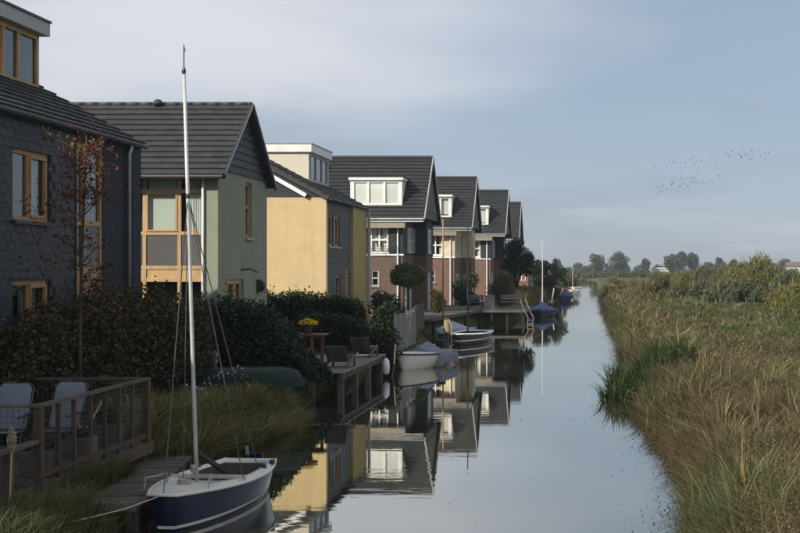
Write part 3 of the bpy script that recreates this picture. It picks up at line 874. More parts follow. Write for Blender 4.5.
# ------------------------------------------------------------------ row of brick-and-board houses
def brick_house(label, ya, xv, board, brick, dorm, full=True):
    hw = 3.55; EZ = 6.22; AZ = 9.67; G = 0.5; ZB = 4.03
    Y0 = ya - hw + 0.3; Y1 = ya + hw + 0.2
    XW = xv - 1.25; XB = xv - 0.5; XL = xv - 10; YM = ya + 1.0
    h = thing('brick_house', label, 'house', (XW - 4, ya, G), 'gabled houses in the canal row')
    wf = (XW - 1.78, XW - 0.78, 4.16, 5.56); wg = (XW - 1.75, XW - 1.3, 2.3, 3.2); wd = (XW - 3.6, XW - 2.6, 4.16, 5.56)
    s1 = (ya - 1.1, ya + 0.5, 4.16, 5.6); s2 = (ya + 1.6, ya + 3.0, 4.16, 5.6); s3 = (ya - 2.4, ya + 0.3, G + .1, 2.9); s4 = (ya + 1.7, ya + 3.0, G + .1, 3.0)
    m = MB(); wall_panel(m, 'y', Y0, XL, XW, G, ZB, [wg]); wall_panel(m, 'x', XW - .003, Y0 + .3, YM, G, ZB, [s3])
    wall_panel(m, 'y', YM, XW - .3, XB, G, ZB); wall_panel(m, 'x', XB - .003, YM + .3, Y1, G, ZB, [s4]); wall_panel(m, 'y', Y1 - .3, XL, XB - .31, G, ZB); wall_panel(m, 'x', XL, Y0 + .3, Y1 - .3, G, ZB, t=-.3)
    m.build('wall', brick, h)
    m = MB(); e = 0.03
    wall_panel(m, 'y', Y0 - e, XL, XW + e, ZB + .003, EZ, [wf, wd]); wall_panel(m, 'x', XW + e - .003, Y0 + .3, YM, ZB + .003, EZ, [s1])
    wall_panel(m, 'y', YM - e, XW - .3, XB + e, ZB + .003, EZ); wall_panel(m, 'x', XB + e - .003, YM + .3, Y1, ZB + .003, EZ, [s2]); wall_panel(m, 'y', Y1 - .3, XL, XB - .31, ZB + .003, EZ); wall_panel(m, 'x', XL, Y0 + .3, Y1 - .3, ZB + .003, EZ, t=-.3)
    m.build('upper_wall', board, h)
    b = MB(); b.box(XL, XW + e + .04, Y0 - e - .05, Y0 - e - .002, ZB - .04, ZB + .05); b.build('string_course', 'white_paint', h)
    cm = 'curtain_white'
    a = window(h, 'y', Y0 - e, *wf, mat='white_paint', cols=(0.5,), rows=(0.5,), fw=0.09, inset=0.02, curtain=((0.02, 0.98),) if full else ((0, .25), (.75, 1)), cur_mat=cm, sill='white_paint', glass='glass_clear')
    window(h, 'y', Y0 - e, *wd, mat='white_paint', cols=(0.5,), rows=(0.5,), fw=0.09, inset=0.02, sill='white_paint')
    for x in ((wf[0] - 0.42, wf[1] + 0.04) if full else ()):
        s = MB(); s.box(x, x + 0.38, Y0 - e - .05, Y0 - e - .004, 4.16, 5.56)
        for k in range(9): s.box(x + .05, x + .33, Y0 - e - .062, Y0 - e - .045, 4.24 + k * .145, 4.24 + k * .145 + .1)
        s.build('shutter', 'dark_boards', h)
    if full:   # little ornaments hanging in the window
        for zc in (4.5, 5.1):
            s = MB(); s.box(wf[0] + .35, wf[0] + .65, Y0 + .085, Y0 + .12, zc, zc + .34); s.build('window_ornament', 'dark_boards', a)
        r = MB()
        for zz in (4.25, 4.38, 4.5): r.bar((XW - 2.0, Y0 - .2, zz), (XW + .1, Y0 - .2, zz), .02, .02)
        for x in (XW - 2.0, XW - 1.0, XW + .1): r.bar((x, Y0 - .2, 4.08), (x, Y0 - .2, 4.5), .02, .02)
        r.build('balcony_rail', 'dark_metal', h)
    window(h, 'y', Y0, *wg, mat='grey_paint', cols=(), rows=(0.5,), fw=0.08, inset=0.05, sill='concrete')
    window(h, 'x', XW + e, *s1, mat='white_paint', cols=(0.5,), rows=(0.5,), fw=0.1, inset=0.02)
    window(h, 'x', XB + e, *s2, mat='white_paint', cols=(0.5,), rows=(0.5,), fw=0.1, inset=0.02)
    window(h, 'x', XW, *s3, mat='white_paint', cols=(0.33, 0.66), fw=0.1, inset=0.05, name='garden_door')
    window(h, 'x', XB, *s4, mat='white_paint', cols=(0.5,), fw=0.1, inset=0.05, name='garden_door')
    for (x, y0, y1) in ((XW + e, ya - 1.9, ya - 1.15), (XW + e, ya + .53, ya + .95), (XB + e, ya + 1.12, ya + 1.55)):
        s = MB(); s.box(x + .004, x + .05, y0, y1, 4.16, 5.6); s.build('shutter', 'grey_paint', h)
    # gable hanging out over the canal wall
    XG = xv - 0.15
    g = MB(); yb = hw - 0.15
    g.prism([(XG, ya - yb, EZ - .1), (XG, ya + yb, EZ - .1), (XG, ya, AZ - .18)], (-0.15, 0, 0)); g.build('gable', 'gable_boards', h)
    g = MB(); g.box(XW - .25, XG - .16, ya - yb + .1, ya + yb - .1, EZ + .005, EZ + .06); g.build('soffit', 'gable_boards', h)
    g = MB(); g.box(XG + .004, XG + .05, ya - yb + .25, ya + yb - .25, EZ + .3, EZ + .42); g.build('tie_beam', 'gable_boards', h)
    r = MB(); sl = (AZ - EZ) / hw; ze = EZ - .22 * sl; ye0 = ya - hw - .22; ye1 = ya + hw + .22
    slab(r, [(XL - .2, ye0, ze), (xv, ye0, ze), (xv, ya, AZ), (XL - .2, ya, AZ)], .16)
    slab(r, [(xv, ye1, ze), (XL - .2, ye1, ze), (XL - .2, ya, AZ), (xv, ya, AZ)], .16)
    ro = r.build('roof', 'roof_tile_new', h)
    t = MB(); tile_plane(t, (XL - .2, ye0, ze), (xv, ye0, ze), (0, ya - ye0, AZ - ze), 17, .3, .05); t.build('roof_tiles', 'roof_tile_new', ro, kind='stuff')
    t = MB(); t.tube([(XL - .2, ya, AZ + .03), (xv, ya, AZ + .03)], .11, 8); t.build('ridge_tiles', 'roof_tile_new', ro)
    for ye in (ye0, ye1):
        b = MB(); b.bar((xv + .03, ye, ze - .05), (xv + .03, ya, AZ), .05, .2); b.build('bargeboard', 'grey_paint', ro)
    b = MB(); b.box(XL, xv - .02, ye0 - .03, ye0 + .02, ze - .17, ze + .0); b.build('fascia', 'white_paint', ro)
    b = MB(); b.tube([(XL, ye0 - .08, ze - .02), (xv, ye0 - .08, ze - .02)], .06, 8); b.build('gutter', 'zinc', ro)
    b = MB(); b.box(XL, XW + .2, ye0 + .03, Y0 - .04, ze - .5, ze - .175); b.build('eave_soffit', 'eave_beige', h)
    p = MB(); p.tube([(XW - .25, Y0 - .1, ze - .26), (XW - .25, Y0 - .1, G)], .05, 8); p.build('rain_pipe', 'white_paint', h)
    # dormer
    x0, x1, n = dorm
    yd = ya - hw + 0.55; zb = EZ + (yd - (ya - hw)) * sl; zt = zb + 1.42
    d = window(h, 'y', yd, xv + x0, xv + x1, zb + .02, zt, mat='white_paint', cols=tuple((k + 1) / n for k in range(n - 1)), fw=.12, inset=0., name='dormer', curtain=None if full else ((.45, .97),), cur_mat='curtain_white', glass='glass_clear')
    if full:
        for k in range(n):
            xa = xv + x0 + (x1 - x0) * k / n; b = MB(); b.box(xa + .05, xa + (x1 - x0) / n - .05, yd + .085, yd + .09, zb + .06, zt - .03); b.build('roller_blind', 'blind_white', d)
    b = MB()
    for x in (xv + x0 - .09, xv + x1 + .002):
        b.prism([(x, yd + .002, zb - .02), (x, yd + .002, zt), (x, yd + 1.6, zt), (x, yd + 1.6, zb + 1.6 * sl)][:3] + [(x, yd + (zt - zb) / sl, zt)], (.088, 0, 0))
    b.build('dormer_cheek', 'white_paint', d)
    b = MB(); b.box(xv + x0 - .16, xv + x1 + .16, yd - .12, yd + 1.65, zt + .004, zt + .16); b.build('dormer_roof', 'white_paint', d)
    b = MB(); b.box(xv + x0 - .19, xv + x1 + .19, yd - .15, yd + 1.65, zt + .164, zt + .2); b.build('dormer_cap', 'dark_metal', d)
    b = MB(); b.tube([(XW - 5.0, ya - 1.05, AZ - 1.1), (XW - 5.0, ya - 1.05, AZ - .35)], .09, 10); b.lathe((XW - 5.0, ya - 1.05, AZ - .36), [(.17, 0), (.17, .08), (.1, .16)], 10); b.build('flue', 'dark_metal', ro)
    return h
brick_house('brick and dark boarded house with a three-light white dormer and curtained dormer window', 69.5, -9.1, 'dark_boards', 'brown_brick', (-4.1, -1.4, 3))
brick_house('brick house with cream boarded upper floor and small square white dormer', 85.0, -8.0, 'cream_boards', 'red_brick', (-2.9, -1.55, 2), False)
brick_house('red brick and dark boarded house with narrow white dormer, beside the dark tree', 99.4, -6.75, 'dark_boards', 'red_brick', (-2.5, -1.5, 1), False)
brick_house('farthest gabled house of the row, half hidden behind the dark tree', 117.6, -6.75, 'dark_boards', 'red_brick', (-4.6, -3.2, 2), False)

# ------------------------------------------------------------------ vegetation builders
def hedge(name, label, cat, path, n, size, pal, aspect=0.65, lump=0.14, jit=0.25, seed=1, group=None, base=None, trans='leaf', power=0.5):
    """clipped or ivy hedge along a path of (x, y, half_width, top)"""
    P = np.array(path, float)
    cx, cy = P[:, 0].mean(), P[:, 1].mean()
    b0 = float(gz(cx, cy)) if base is None else base
    h = thing(name, label, cat, (cx, cy, b0), group)
    seg = np.concatenate([[0], np.cumsum(np.hypot(np.diff(P[:, 0]), np.diff(P[:, 1])))])
    def at(s): return [np.interp(s, seg, P[:, k]) for k in range(4)]
    def surf(s, a, k):
        x, y, hw, tp = at(s)
        x2, y2 = at(np.minimum(s + 0.05, seg[-1]))[:2]; x1, y1 = at(np.maximum(s - 0.05, 0))[:2]
        tx, ty = x2 - x1, y2 - y1; l = np.hypot(tx, ty) + 1e-9; nx, ny = -ty / l, tx / l
        en = np.minimum(1, np.sqrt(np.clip(np.minimum(s, seg[-1] - s) / 0.35, 0.02, 1)))
        f = k * (1 + lump * snoise(s * 1.0 + a * 0.4, a * 1.3, 3.1, seed) + 0.6 * lump * snoise(s + 3, a * 2.2, 8.0, seed + 5))
        c = np.cos(a); sn = np.sin(a)
        off = hw * np.sign(c) * np.abs(c) ** power * f * (0.5 + 0.5 * en)
        z = b0 + (tp - b0) * np.abs(sn) ** power * f * (0.75 + 0.25 * en)
        return np.stack([x + nx * off, y + ny * off, z], -1)
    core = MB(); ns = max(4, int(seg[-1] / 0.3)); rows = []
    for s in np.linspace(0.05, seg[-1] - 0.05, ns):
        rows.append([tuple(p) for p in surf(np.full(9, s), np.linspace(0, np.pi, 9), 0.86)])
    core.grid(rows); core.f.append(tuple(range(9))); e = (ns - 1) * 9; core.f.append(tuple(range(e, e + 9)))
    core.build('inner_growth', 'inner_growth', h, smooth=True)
    s = rng.random(n) * seg[-1]; a = rng.random(n) * np.pi
    a = np.where(rng.random(n) < 0.55, a, np.where(rng.random(n) < .5, rng.random(n) * 0.9, np.pi - rng.random(n) * .9))
    k = 0.84 + 0.22 * rng.random(n) ** 0.7 + 0.16 * rng.random(n) * (rng.random(n) < 0.10)
    c = surf(s, a, k) + rng.normal(size=(n, 3)) * size * 0.3
    endn = int(n * 0.12)
    c[:endn] = c[:endn]
    cols = pick_cols(n, pal, jit)
    V, F, C = leaves(c, size, cols, 0.2, aspect)
    arr_mesh('foliage', V, F, C, trans, h)
    return h

def crown_points(lobes, n, shell=0.55):
    L = np.array(lobes, float)
    wgt = L[:, 3] ** 2; wgt /= wgt.sum()
    i = rng.choice(len(L), n, p=wgt)
    d = rng.normal(size=(n, 3)); d /= np.linalg.norm(d, axis=1, keepdims=True)
    r = (shell + (1 - shell) * rng.random(n) ** 0.6) * (1 + 0.25 * snoise(d[:, 0] * 3 + i, d[:, 2] * 3, 2.0, 4))
    rz = L[i, 4] if L.shape[1] > 4 else L[i, 3]
    return L[i, :3] + d * (r * L[i, 3])[:, None] * np.stack([np.ones(n), np.ones(n), rz / L[i, 3]], 1)

def tree(name, label, cat, loc, lobes, n, size, pal, trunk_r=0.12, group=None, bark='bark', aspect=0.6, shell=0.4, jit=0.25, limbs=True, lean=(0, 0), fork=0.55, weights=None):
    """trunk and limbs reaching into leaf-bearing lobes (absolute coordinates)"""
    h = thing(name, label, cat, loc, group)
    top = np.array(lobes)[:, 2].max()
    bx, by, bz = loc
    t = MB(); zf = bz + (min(l[2] - l[3] * 0.5 for l in lobes) - bz) * fork if limbs else top
    zf = max(zf, bz + 0.15)
    mid = (bx + lean[0] * .5 + rnd.uniform(-.03, .03), by + lean[1] * .5, bz + (zf - bz) * .55)
    fk = (bx + lean[0], by + lean[1], zf)
    t.tube([(bx, by, bz - 0.12), mid, fk], [trunk_r, trunk_r * .8, trunk_r * .65], 8)
    if limbs:
        for l in lobes:
            e = Vector(l[:3]); s = Vector(fk); m_ = s.lerp(e, .5) + Vector((rnd.uniform(-.1, .1), rnd.uniform(-.1, .1), .12)) * (e - s).length
            t.tube([s, m_, e + Vector((0, 0, l[3] * .3))], [trunk_r * .5, trunk_r * .3, trunk_r * .08], 5)
    t.build('trunk', bark, h, smooth=True)
    c = crown_points(lobes, n, shell)
    V, F, C = leaves(c, size, pick_cols(n, pal, jit, weights), 0.15, aspect)
    arr_mesh('crown', V, F, C, 'leaf', h)
    return h

def lobes_of(cx, cy, z0, z1, rx, k, ry=None, seed=0, rmin=.34, rmax=.55, taper=0.0):
    r = random.Random(seed); out = []
    for _ in range(k):
        u = r.uniform(0, 1); a = r.uniform(0, 6.28); q = math.sqrt(r.random()) * .72
        z = z0 + (z1 - z0) * (.18 + .66 * u)
        e = math.sqrt(max(.1, 1 - (2 * u - 1) ** 2)) * (1 - taper * u)
        s = r.uniform(rmin, rmax) * min(rx, (z1 - z0) * .6)
        out.append((cx + q * rx * e * math.cos(a), cy + q * (ry or rx) * e * math.sin(a), z, s))
    return out

def bush(name, label, cx, cy, rx, z1, n, size, pal, k=9, ry=None, seed=0, cat='bush', group=None, aspect=.6, base=None, core=True, jit=.25, taper=.2, flat=.15):
    b = float(gz(cx, cy)) if base is None else base
    lob = lobes_of(cx, cy, b, z1, rx, k, ry, seed, taper=taper)
    h = thing(name, label, cat, (cx, cy, b), group)
    t = MB()
    for l in lob[:7]:
        t.tube([(cx + rnd.uniform(-.1, .1) * rx, cy, b - .1), (cx + (l[0] - cx) * .4, cy + (l[1] - cy) * .4, b + (l[2] - b) * .5), l[:3]], [.05 * rx + .01, .03 * rx + .008, .008], 5)
    t.build('stems', 'dark_bark', h)
    c = crown_points(lob, n, .35); c[:, 2] = np.maximum(c[:, 2], b + .03)
    V, F, C = leaves(c, size, pick_cols(n, pal, jit), flat, aspect)
    if flat < 0:      # long shoots breaking the outline
        top = c[c[:, 2] > b + (z1 - b) * .35]; k_ = top[rng.choice(len(top), 240)]
        sv = blades(k_, rng.uniform(.35, .95, 240) * rx / 2.4, np.full(240, size * .10), rng.uniform(.1, .8, 240), pick_cols(240, pal, jit), .2)
        V, F, C = cat_geo([(V, F, C), sv])
    arr_mesh('foliage', V, F, C, 'leaf', h)
    return h

def grass_at(x, y, h, wid, lean, pal, jit=.25, w=None, z=None, bend=.4):
    n = len(x)
    zz = gz(x, y) if z is None else np.full(n, z)
    ok = zz > -0.12
    x, y, zz, h, wid, lean = x[ok], y[ok], zz[ok], h[ok], wid[ok], lean[ok]
    return blades(np.stack([x, y, zz - .03], 1), h, wid, lean, pick_cols(len(x), pal, jit, w) if not isinstance(pal, np.ndarray) or pal.ndim == 2 and len(pal) != n else pal[ok], bend)

IVY = [(0.0264, 0.0432, 0.0168), (0.036, 0.054, 0.0216), (0.0192, 0.0312, 0.012), (0.048, 0.066, 0.0264)]
BEECH = [(0.0468, 0.0546, 0.0195), (0.0715, 0.0624, 0.0221), (0.0975, 0.0546, 0.0221), (0.0338, 0.0429, 0.0156), (0.078, 0.0806, 0.0286), (0.0845, 0.0364, 0.0208)]
LAUREL = [(.030, .048, .016), (.045, .062, .022), (.022, .034, .012)]

# ------------------------------------------------------------------ hedges and shrubs on the house side
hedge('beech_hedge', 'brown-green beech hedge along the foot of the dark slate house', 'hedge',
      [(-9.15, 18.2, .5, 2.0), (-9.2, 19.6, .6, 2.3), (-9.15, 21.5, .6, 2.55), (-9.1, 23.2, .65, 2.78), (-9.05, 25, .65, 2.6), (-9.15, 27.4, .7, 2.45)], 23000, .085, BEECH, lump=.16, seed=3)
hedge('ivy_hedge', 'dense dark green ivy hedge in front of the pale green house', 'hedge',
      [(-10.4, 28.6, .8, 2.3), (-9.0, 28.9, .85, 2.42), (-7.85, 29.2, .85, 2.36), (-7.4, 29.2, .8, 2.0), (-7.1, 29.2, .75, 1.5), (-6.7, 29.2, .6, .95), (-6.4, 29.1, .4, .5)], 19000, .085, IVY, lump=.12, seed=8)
hedge('clipped_hedge', 'straight clipped dark hedge below the yellow wall', 'hedge',
      [(-12.5, 43.2, .6, 2.32), (-10.5, 43.2, .6, 2.34), (-8.9, 43.2, .6, 2.25), (-8.15, 43.2, .55, 2.15)], 11000, .10, IVY, lump=.07, seed=2, power=.35)
hedge('clipped_hedge', 'lower clipped hedge behind the wooden lounge chairs', 'hedge',
      [(-9.6, 38.9, .5, 1.75), (-8.4, 38.9, .5, 1.7), (-7.3, 38.9, .5, 1.6)], 7000, .10, IVY, lump=.07, seed=4, power=.35)
bush('brown_bush', 'brownish rounded bush at the end of the jetty deck', -6.95, 39.3, .8, 1.65, 2600, .10, [(.045, .042, .018), (.06, .046, .02), (.035, .04, .015)], seed=3)
bush('laurel_bush', 'dark laurel bush against the brick house wall', -8.9, 52, 1.2, 2.35, 3000, .13, LAUREL, seed=5)
bush('laurel_bush', 'dark laurel bush behind the weathered board fence', -7.9, 47.5, .9, 1.9, 2400, .12, LAUREL, seed=6)
bush('feathery_bush', 'tall feathery olive bush on the platform before the cream boarded house', -8.4, 66.2, .6, 2.7, 2200, .16, [(.08, .08, .025), (.10, .09, .03), (.05, .06, .02)], seed=9, aspect=.2, flat=-1.5)
bush('feathery_bush', 'wide olive bamboo bush on the platform before the red brick house', -5.7, 77.5, 1.3, 2.9, 4200, .17, [(.075, .08, .03), (.09, .085, .032), (.05, .06, .02)], seed=10, aspect=.2, flat=-1.5)
bush('dark_bush', 'dark round bush beside the bamboo before the red brick house', -8.0, 79.5, 1.6, 2.9, 3600, .16, IVY, seed=12)
# topiary
tree('topiary_tree', 'clipped round-headed standard tree on a thin stem before the brick house', 'tree', (-9.1, 60, .62),
     [(-9.1, 60, 2.95, .66, .6), (-9.55, 60, 2.85, .48, .46), (-8.62, 60, 2.9, .48, .48), (-9.1, 60.3, 3.1, .5, .45), (-9.35, 59.7, 3.16, .42, .4), (-8.82, 59.7, 3.12, .47, .42), (-9.0, 59.5, 2.75, .5, .42)],
     13000, .10, [(.12, .15, .045), (.15, .18, .055), (.085, .11, .034)], .06, shell=.6, fork=.97)
# young red-leaved tree by the slate house
def red_tree():
    bx, by, bz = -8.62, 20.3, .4
    h = thing('young_tree', 'slender young tree with sparse dark red leaves before the slate house', 'tree', (bx, by, bz))
    t = MB(); r2 = random.Random(5); tips = []
    top = (bx + .06, by + .1, 5.55)
    t.tube([(bx, by, bz - .1), (bx - .01, by, 2.2), (bx + .03, by + .03, 4.0), top], [.042, .036, .026, .01], 8)
    for k in range(34):
        z = r2.uniform(2.3, 5.3); side = -1 if r2.random() < .58 else 1
        s = Vector((bx + .02, by + .02, z)); L = r2.uniform(.4, 1.25) * (1 if side < 0 else .55)
        e = s + Vector((side * L * r2.uniform(.4, 1), r2.uniform(-.5, .5) * L, L * r2.uniform(.15, .85)))
        m_ = s.lerp(e, .5) + Vector((0, 0, .08))
        t.tube([s, m_, e], [.012, .008, .003], 5); tips.append((m_, e))
        for q in range(3):
            f = s.lerp(e, r2.uniform(.4, 1)); g = f + Vector((r2.uniform(-.3, .3), r2.uniform(-.25, .25), r2.uniform(-.05, .3)))
            t.tube([f, g], [.005, .002], 4); tips.append((f, g))
    t.build('trunk', 'bark', h, smooth=True)
    c = []
    for a, b in tips:
        k = 9 if b.z > 4.5 else 5
        for _ in range(k): c.append(tuple(a.lerp(b, r2.uniform(.3, 1.08)) + Vector((r2.gauss(0, .05), r2.gauss(0, .05), r2.gauss(-.02, .05)))))
    for _ in range(180): c.append((bx + r2.gauss(-.55, .3), by + r2.gauss(0, .2), r2.gauss(3.7, .5)))
    for _ in range(420): c.append((bx + r2.gauss(.1, .22), by + r2.gauss(0, .2), r2.gauss(5.1, .30)))
    c = np.array(c)
    V, F, C = leaves(c, .075, pick_cols(len(c), [(.17, .036, .024), (.12, .028, .02), (.19, .065, .03), (.07, .042, .024), (.18, .11, .04)], .25), 0, .5)
    arr_mesh('crown', V, F, C, 'leaf', h)
red_tree()

# ------------------------------------------------------------------ terrace with railing
def terrace():
    x0, x1, y0, y1, z = -9.4, -6.86, 14.95, 18.75, .60
    h = thing('terrace_deck', 'raised weathered plank terrace with a wire-mesh railing over the bank', 'terrace', (-8.1, 16.8, .3))
    b = MB(); b.box(-.065, .065, -(y1 - y0) / 2, (y1 - y0) / 2, -.03, 0); me = b.mesh('plank', 'grey_wood')
    x = x0 + .07
    while x < x1 - .03:
        piece('plank', me, h, (x, (y0 + y1) / 2 + rnd.uniform(-.01, .01), z + rnd.uniform(-.004, .004)), (0, rnd.uniform(-.015, .015), 0)); x += .138
    for yy in (y0 + .05, y1 - .05):
        b = MB(); b.box(x0, x1, yy - .04, yy + .04, z - .2, z - .032); b.build('joist', 'brown_wood', h)
    b = MB(); b.box(x1 + .002, x1 + .045, y0, y1, z - .17, z + .0); b.build('edge_board', 'brown_wood', h)
    for yy in (15.1, 16.9, 18.6):
        b = MB(); b.box(x1 - .14, x1 - .03, yy - .05, yy + .05, -.4, z - .2); b.build('support_post', 'brown_wood', h)
    bal = MB(); bal.box(-.024, .024, -.024, .024, 0, .96); mb_ = bal.mesh('baluster', 'brown_wood')
    pst = MB(); pst.box(-.05, .05, -.05, .05, 0, 1.0); mp_ = pst.mesh('railing_post', 'brown_wood')
    for yy in (15.57, 16.05, 16.57, 17.05, 17.56, 18.07): piece('baluster', mb_, h, (x1 - .04, yy, z - .1), (rnd.uniform(-.008, .008), rnd.uniform(-.008, .008), 0), (1, 1, 1.09))
    for (xx, yy) in ((x1 - .04, 15.02), (x1 - .04, 18.66), (-7.35, 18.66), (-8.1, 18.66), (-8.85, 18.66), (-7.9, 15.02), (-8.9, 15.02)):
        piece('railing_post', mp_, h, (xx, yy, z - .05))
    for (a, c, n_) in (((x1 - .04, 14.95), (x1 - .04, 18.73), 'top_rail'), ((x0, 15.02), (x1 - .1, 15.02), 'top_rail'), ((x0, 18.66), (x1 - .1, 18.66), 'top_rail')):
        b = MB(); b.bar((a[0], a[1], z + .975), (c[0], c[1], z + .975), .10, .045); b.build(n_, 'grey_wood', h, bevel=.006)
    b = MB(); b.bar((x1 - .04, 15.08, z + .10), (x1 - .04, 18.6, z + .10), .04, .07); b.build('bottom_rail', 'brown_wood', h)
    wm = MB(); q = .0042
    k = z + .16
    while k < z + .95:
        wm.bar((x1 - .045, 15.05, k), (x1 - .045, 18.64, k), q, q); wm.bar((x0, 15.03, k), (x1 - .1, 15.03, k), q, q); wm.bar((x0, 18.65, k), (x1 - .1, 18.65, k), q, q); k += .075
    k = 15.1
    while k < 18.6: wm.bar((x1 - .045, k, z + .12), (x1 - .045, k, z + .95), q, q); k += .075
    k = x0
    while k < x1 - .1:
        wm.bar((k, 15.03, z + .05), (k, 15.03, z + .95), q, q); wm.bar((k, 18.65, z + .05), (k, 18.65, z + .95), q, q); k += .075
    wm.build('wire_mesh', 'wire', h, kind='stuff')
    # low fence running on towards the bridge
    f = thing('low_fence', 'low weathered post-and-rail fence joined to the terrace corner', 'fence', (-6.9, 13.2, .3))
    for yy in (12.0, 13.1, 14.22):
        b = MB(); b.box(-6.95, -6.85, yy - .05, yy + .05, .1, 1.10); b.build('post', 'brown_wood', f)
    b = MB(); b.bar((-6.9, 11.4, 1.12), (-6.9, 14.93, 1.14), .09, .045); b.build('rail', 'grey_wood', f)
    b = MB(); b.bar((-6.9, 11.4, .55), (-6.9, 14.93, .57), .03, .07); b.build('rail', 'brown_wood', f)
    wm = MB(); k = .6
    while k < 1.1: wm.bar((-6.885, 11.4, k), (-6.885, 14.9, k), q, q); k += .075
    k = 11.45
    while k < 14.9: wm.bar((-6.885, k, .5), (-6.885, k, 1.1), q, q); k += .075
    wm.build('wire_mesh', 'wire', f, kind='stuff')
terrace()

def garden_chair(x, y, rz, label):
    h = thing('garden_chair', label, 'chair', (x, y, .60), 'sling chairs on the terrace')
    h.rotation_euler = (0, 0, rz); ORG[h.name] = (0, 0, 0); h.scale = (.9, .9, .9)
    hw = .27
    def panel(p0, p1, w, sag, bulge=0):
        rows = []; n = 14; m = 8
        p0 = Vector(p0); p1 = Vector(p1); d = p1 - p0; nr = Vector((0, d.z, -d.y)).normalized()
        for t in (-.012, .012):
            for i in range(n + 1):
                u = i / n
                ww = w * (1 - (max(0, (u - .86) / .14) ** 2.4) * .22 - (max(0, (.10 - u) / .10) ** 2.4) * .1)
                rows.append([tuple(p0 + d * u + Vector((ww * (2 * k / m - 1), 0, 0)) + nr * (t - sag * (1 - (2 * k / m - 1) ** 2) * math.sin(math.pi * u))) for k in range(m + 1)])
        g = MB(); g.grid(rows[:n + 1]); g.grid(rows[n + 1:])
        return g
    g = panel((0, .16, .43), (0, .44, 1.13), hw - .02, .03); g.build('backrest', 'sling_fabric', h, smooth=True)
    g = panel((0, -.28, .42), (0, .17, .40), hw - .03, .03); g.build('seat', 'dark_fabric', h, smooth=True)
    for s in (-1, 1):
        f = MB(); f.tube([(s * hw, .12, .34), (s * hw, .44, 1.08), (s * (hw - .07), .46, 1.14), (0, .465, 1.155)], .011, 8); f.build('back_frame', 'wire', h, smooth=True)
        f = MB(); f.tube([(s * hw, -.36, 0), (s * hw, -.05, .45), (s * hw, .02, .64)], .012, 8); f.build('leg', 'wire', h, smooth=True)
        f = MB(); f.tube([(s * hw, .42, 0), (s * hw, .1, .42), (s * hw, -.3, .43)], .012, 8); f.build('leg', 'wire', h, smooth=True)
        f = MB(); f.bar((s * (hw + .01), -.26, .65), (s * (hw + .01), .27, .68), .05, .025); f.build('armrest', 'dark_metal', h, bevel=.006)
    f = MB(); f.tube([(-hw, -.29, .43), (hw, -.29, .43)], .013, 8); f.build('front_bar', 'zinc', h)
    return h
garden_chair(-8.32, 17.1, R(6), 'grey-blue sling garden chair at the open end of the terrace, next to its twin')
garden_chair(-7.66, 17.3, R(-4), 'grey-blue sling garden chair beside the planters, behind the railing corner')
def planter(x, y, s, hh, label, gh):
    h = thing('planter', label, 'planter', (x, y, .6))
    b = MB()
    b.prism([(x - s, y - s * .8, .602), (x + s, y - s * .8, .602), (x + s, y + s * .8, .602), (x - s, y + s * .8, .602)], (0, 0, hh)); b.build('tub', 'teak', h, bevel=.012)
    b = MB(); b.box(x - s + .03, x + s - .03, y - s * .8 + .03, y + s * .8 - .03, .6 + hh + .002, .6 + hh + .012); b.build('soil', 'inner_growth', h)
    n = 240
    V, F, C = blades(np.stack([x + rng.uniform(-s * .7, s * .7, n), y + rng.uniform(-s * .5, s * .5, n), np.full(n, .6 + hh)], 1), rng.uniform(.5, 1, n) * gh, np.full(n, .012), rng.uniform(.2, 1.0, n), pick_cols(n, [(.07, .08, .03), (.11, .10, .04), (.05, .06, .02)]), .3)
    arr_mesh('grasses', V, F, C, 'grass', h)
planter(-7.15, 15.6, .2, .34, 'square wooden planter with arching grass behind the railing corner', .3)
planter(-7.2, 17.9, .2, .38, 'square wooden planter with upright grass at the far end of the terrace', .42)
planter(-7.05, 16.65, .17, .36, 'wooden planter halfway along the terrace railing', .2)
# pale folding frame leaning at the railing
b = MB(); b.tube([(-7.35, 17.0, .62), (-6.98, 17.2, 1.42)], .014, 8); b.tube([(-7.05, 16.95, .62), (-7.3, 17.15, 1.05)], .012, 8); b.tube([(-7.35, 17.02, .64), (-7.05, 16.97, .64)], .012, 8)
tag(b.build('folded_frame', 'aluminium', org=(-7.2, 17, .6)), 'pale metal folding frame leaning inside the terrace railing', 'frame')

# plank walkway along the water
def plank_walk(name, label, x0, x1, y0, y1, z, mat, pw=.145, posts=(), along='x', rz=0):
    h = thing(name, label, 'jetty', ((x0 + x1) / 2, (y0 + y1) / 2, 0))
    h.rotation_euler = (0, 0, rz)
    b = MB()
    if along == 'x': b.box(-(x1 - x0) / 2, (x1 - x0) / 2, -pw / 2 + .006, pw / 2 - .006, -.035, 0)
    else: b.box(-pw / 2 + .006, pw / 2 - .006, -(y1 - y0) / 2, (y1 - y0) / 2, -.035, 0)
    me = b.mesh('plank', mat)
    k = (y0 if along == 'x' else x0) + pw / 2
    while k < (y1 if along == 'x' else x1):
        p = ((x0 + x1) / 2 + rnd.uniform(-.015, .015), k, z + rnd.uniform(-.006, .006)) if along == 'x' else (k, (y0 + y1) / 2 + rnd.uniform(-.015, .015), z + rnd.uniform(-.006, .006))
        piece('plank', me, h, p, (rnd.uniform(-.01, .01), rnd.uniform(-.012, .012), rnd.uniform(-.006, .006))); k += pw
    for xx in (x0 + .1, x1 - .1):
        b = MB(); b.box(xx - .04, xx + .04, y0, y1, z - .2, z - .045); b.build('bearer', 'brown_wood', h)
    for (px, py) in posts:
        b = MB(); b.box(px - .075, px + .075, py - .075, py + .075, -.9, z - .04); b.build('pile', 'grey_wood', h)
    return h
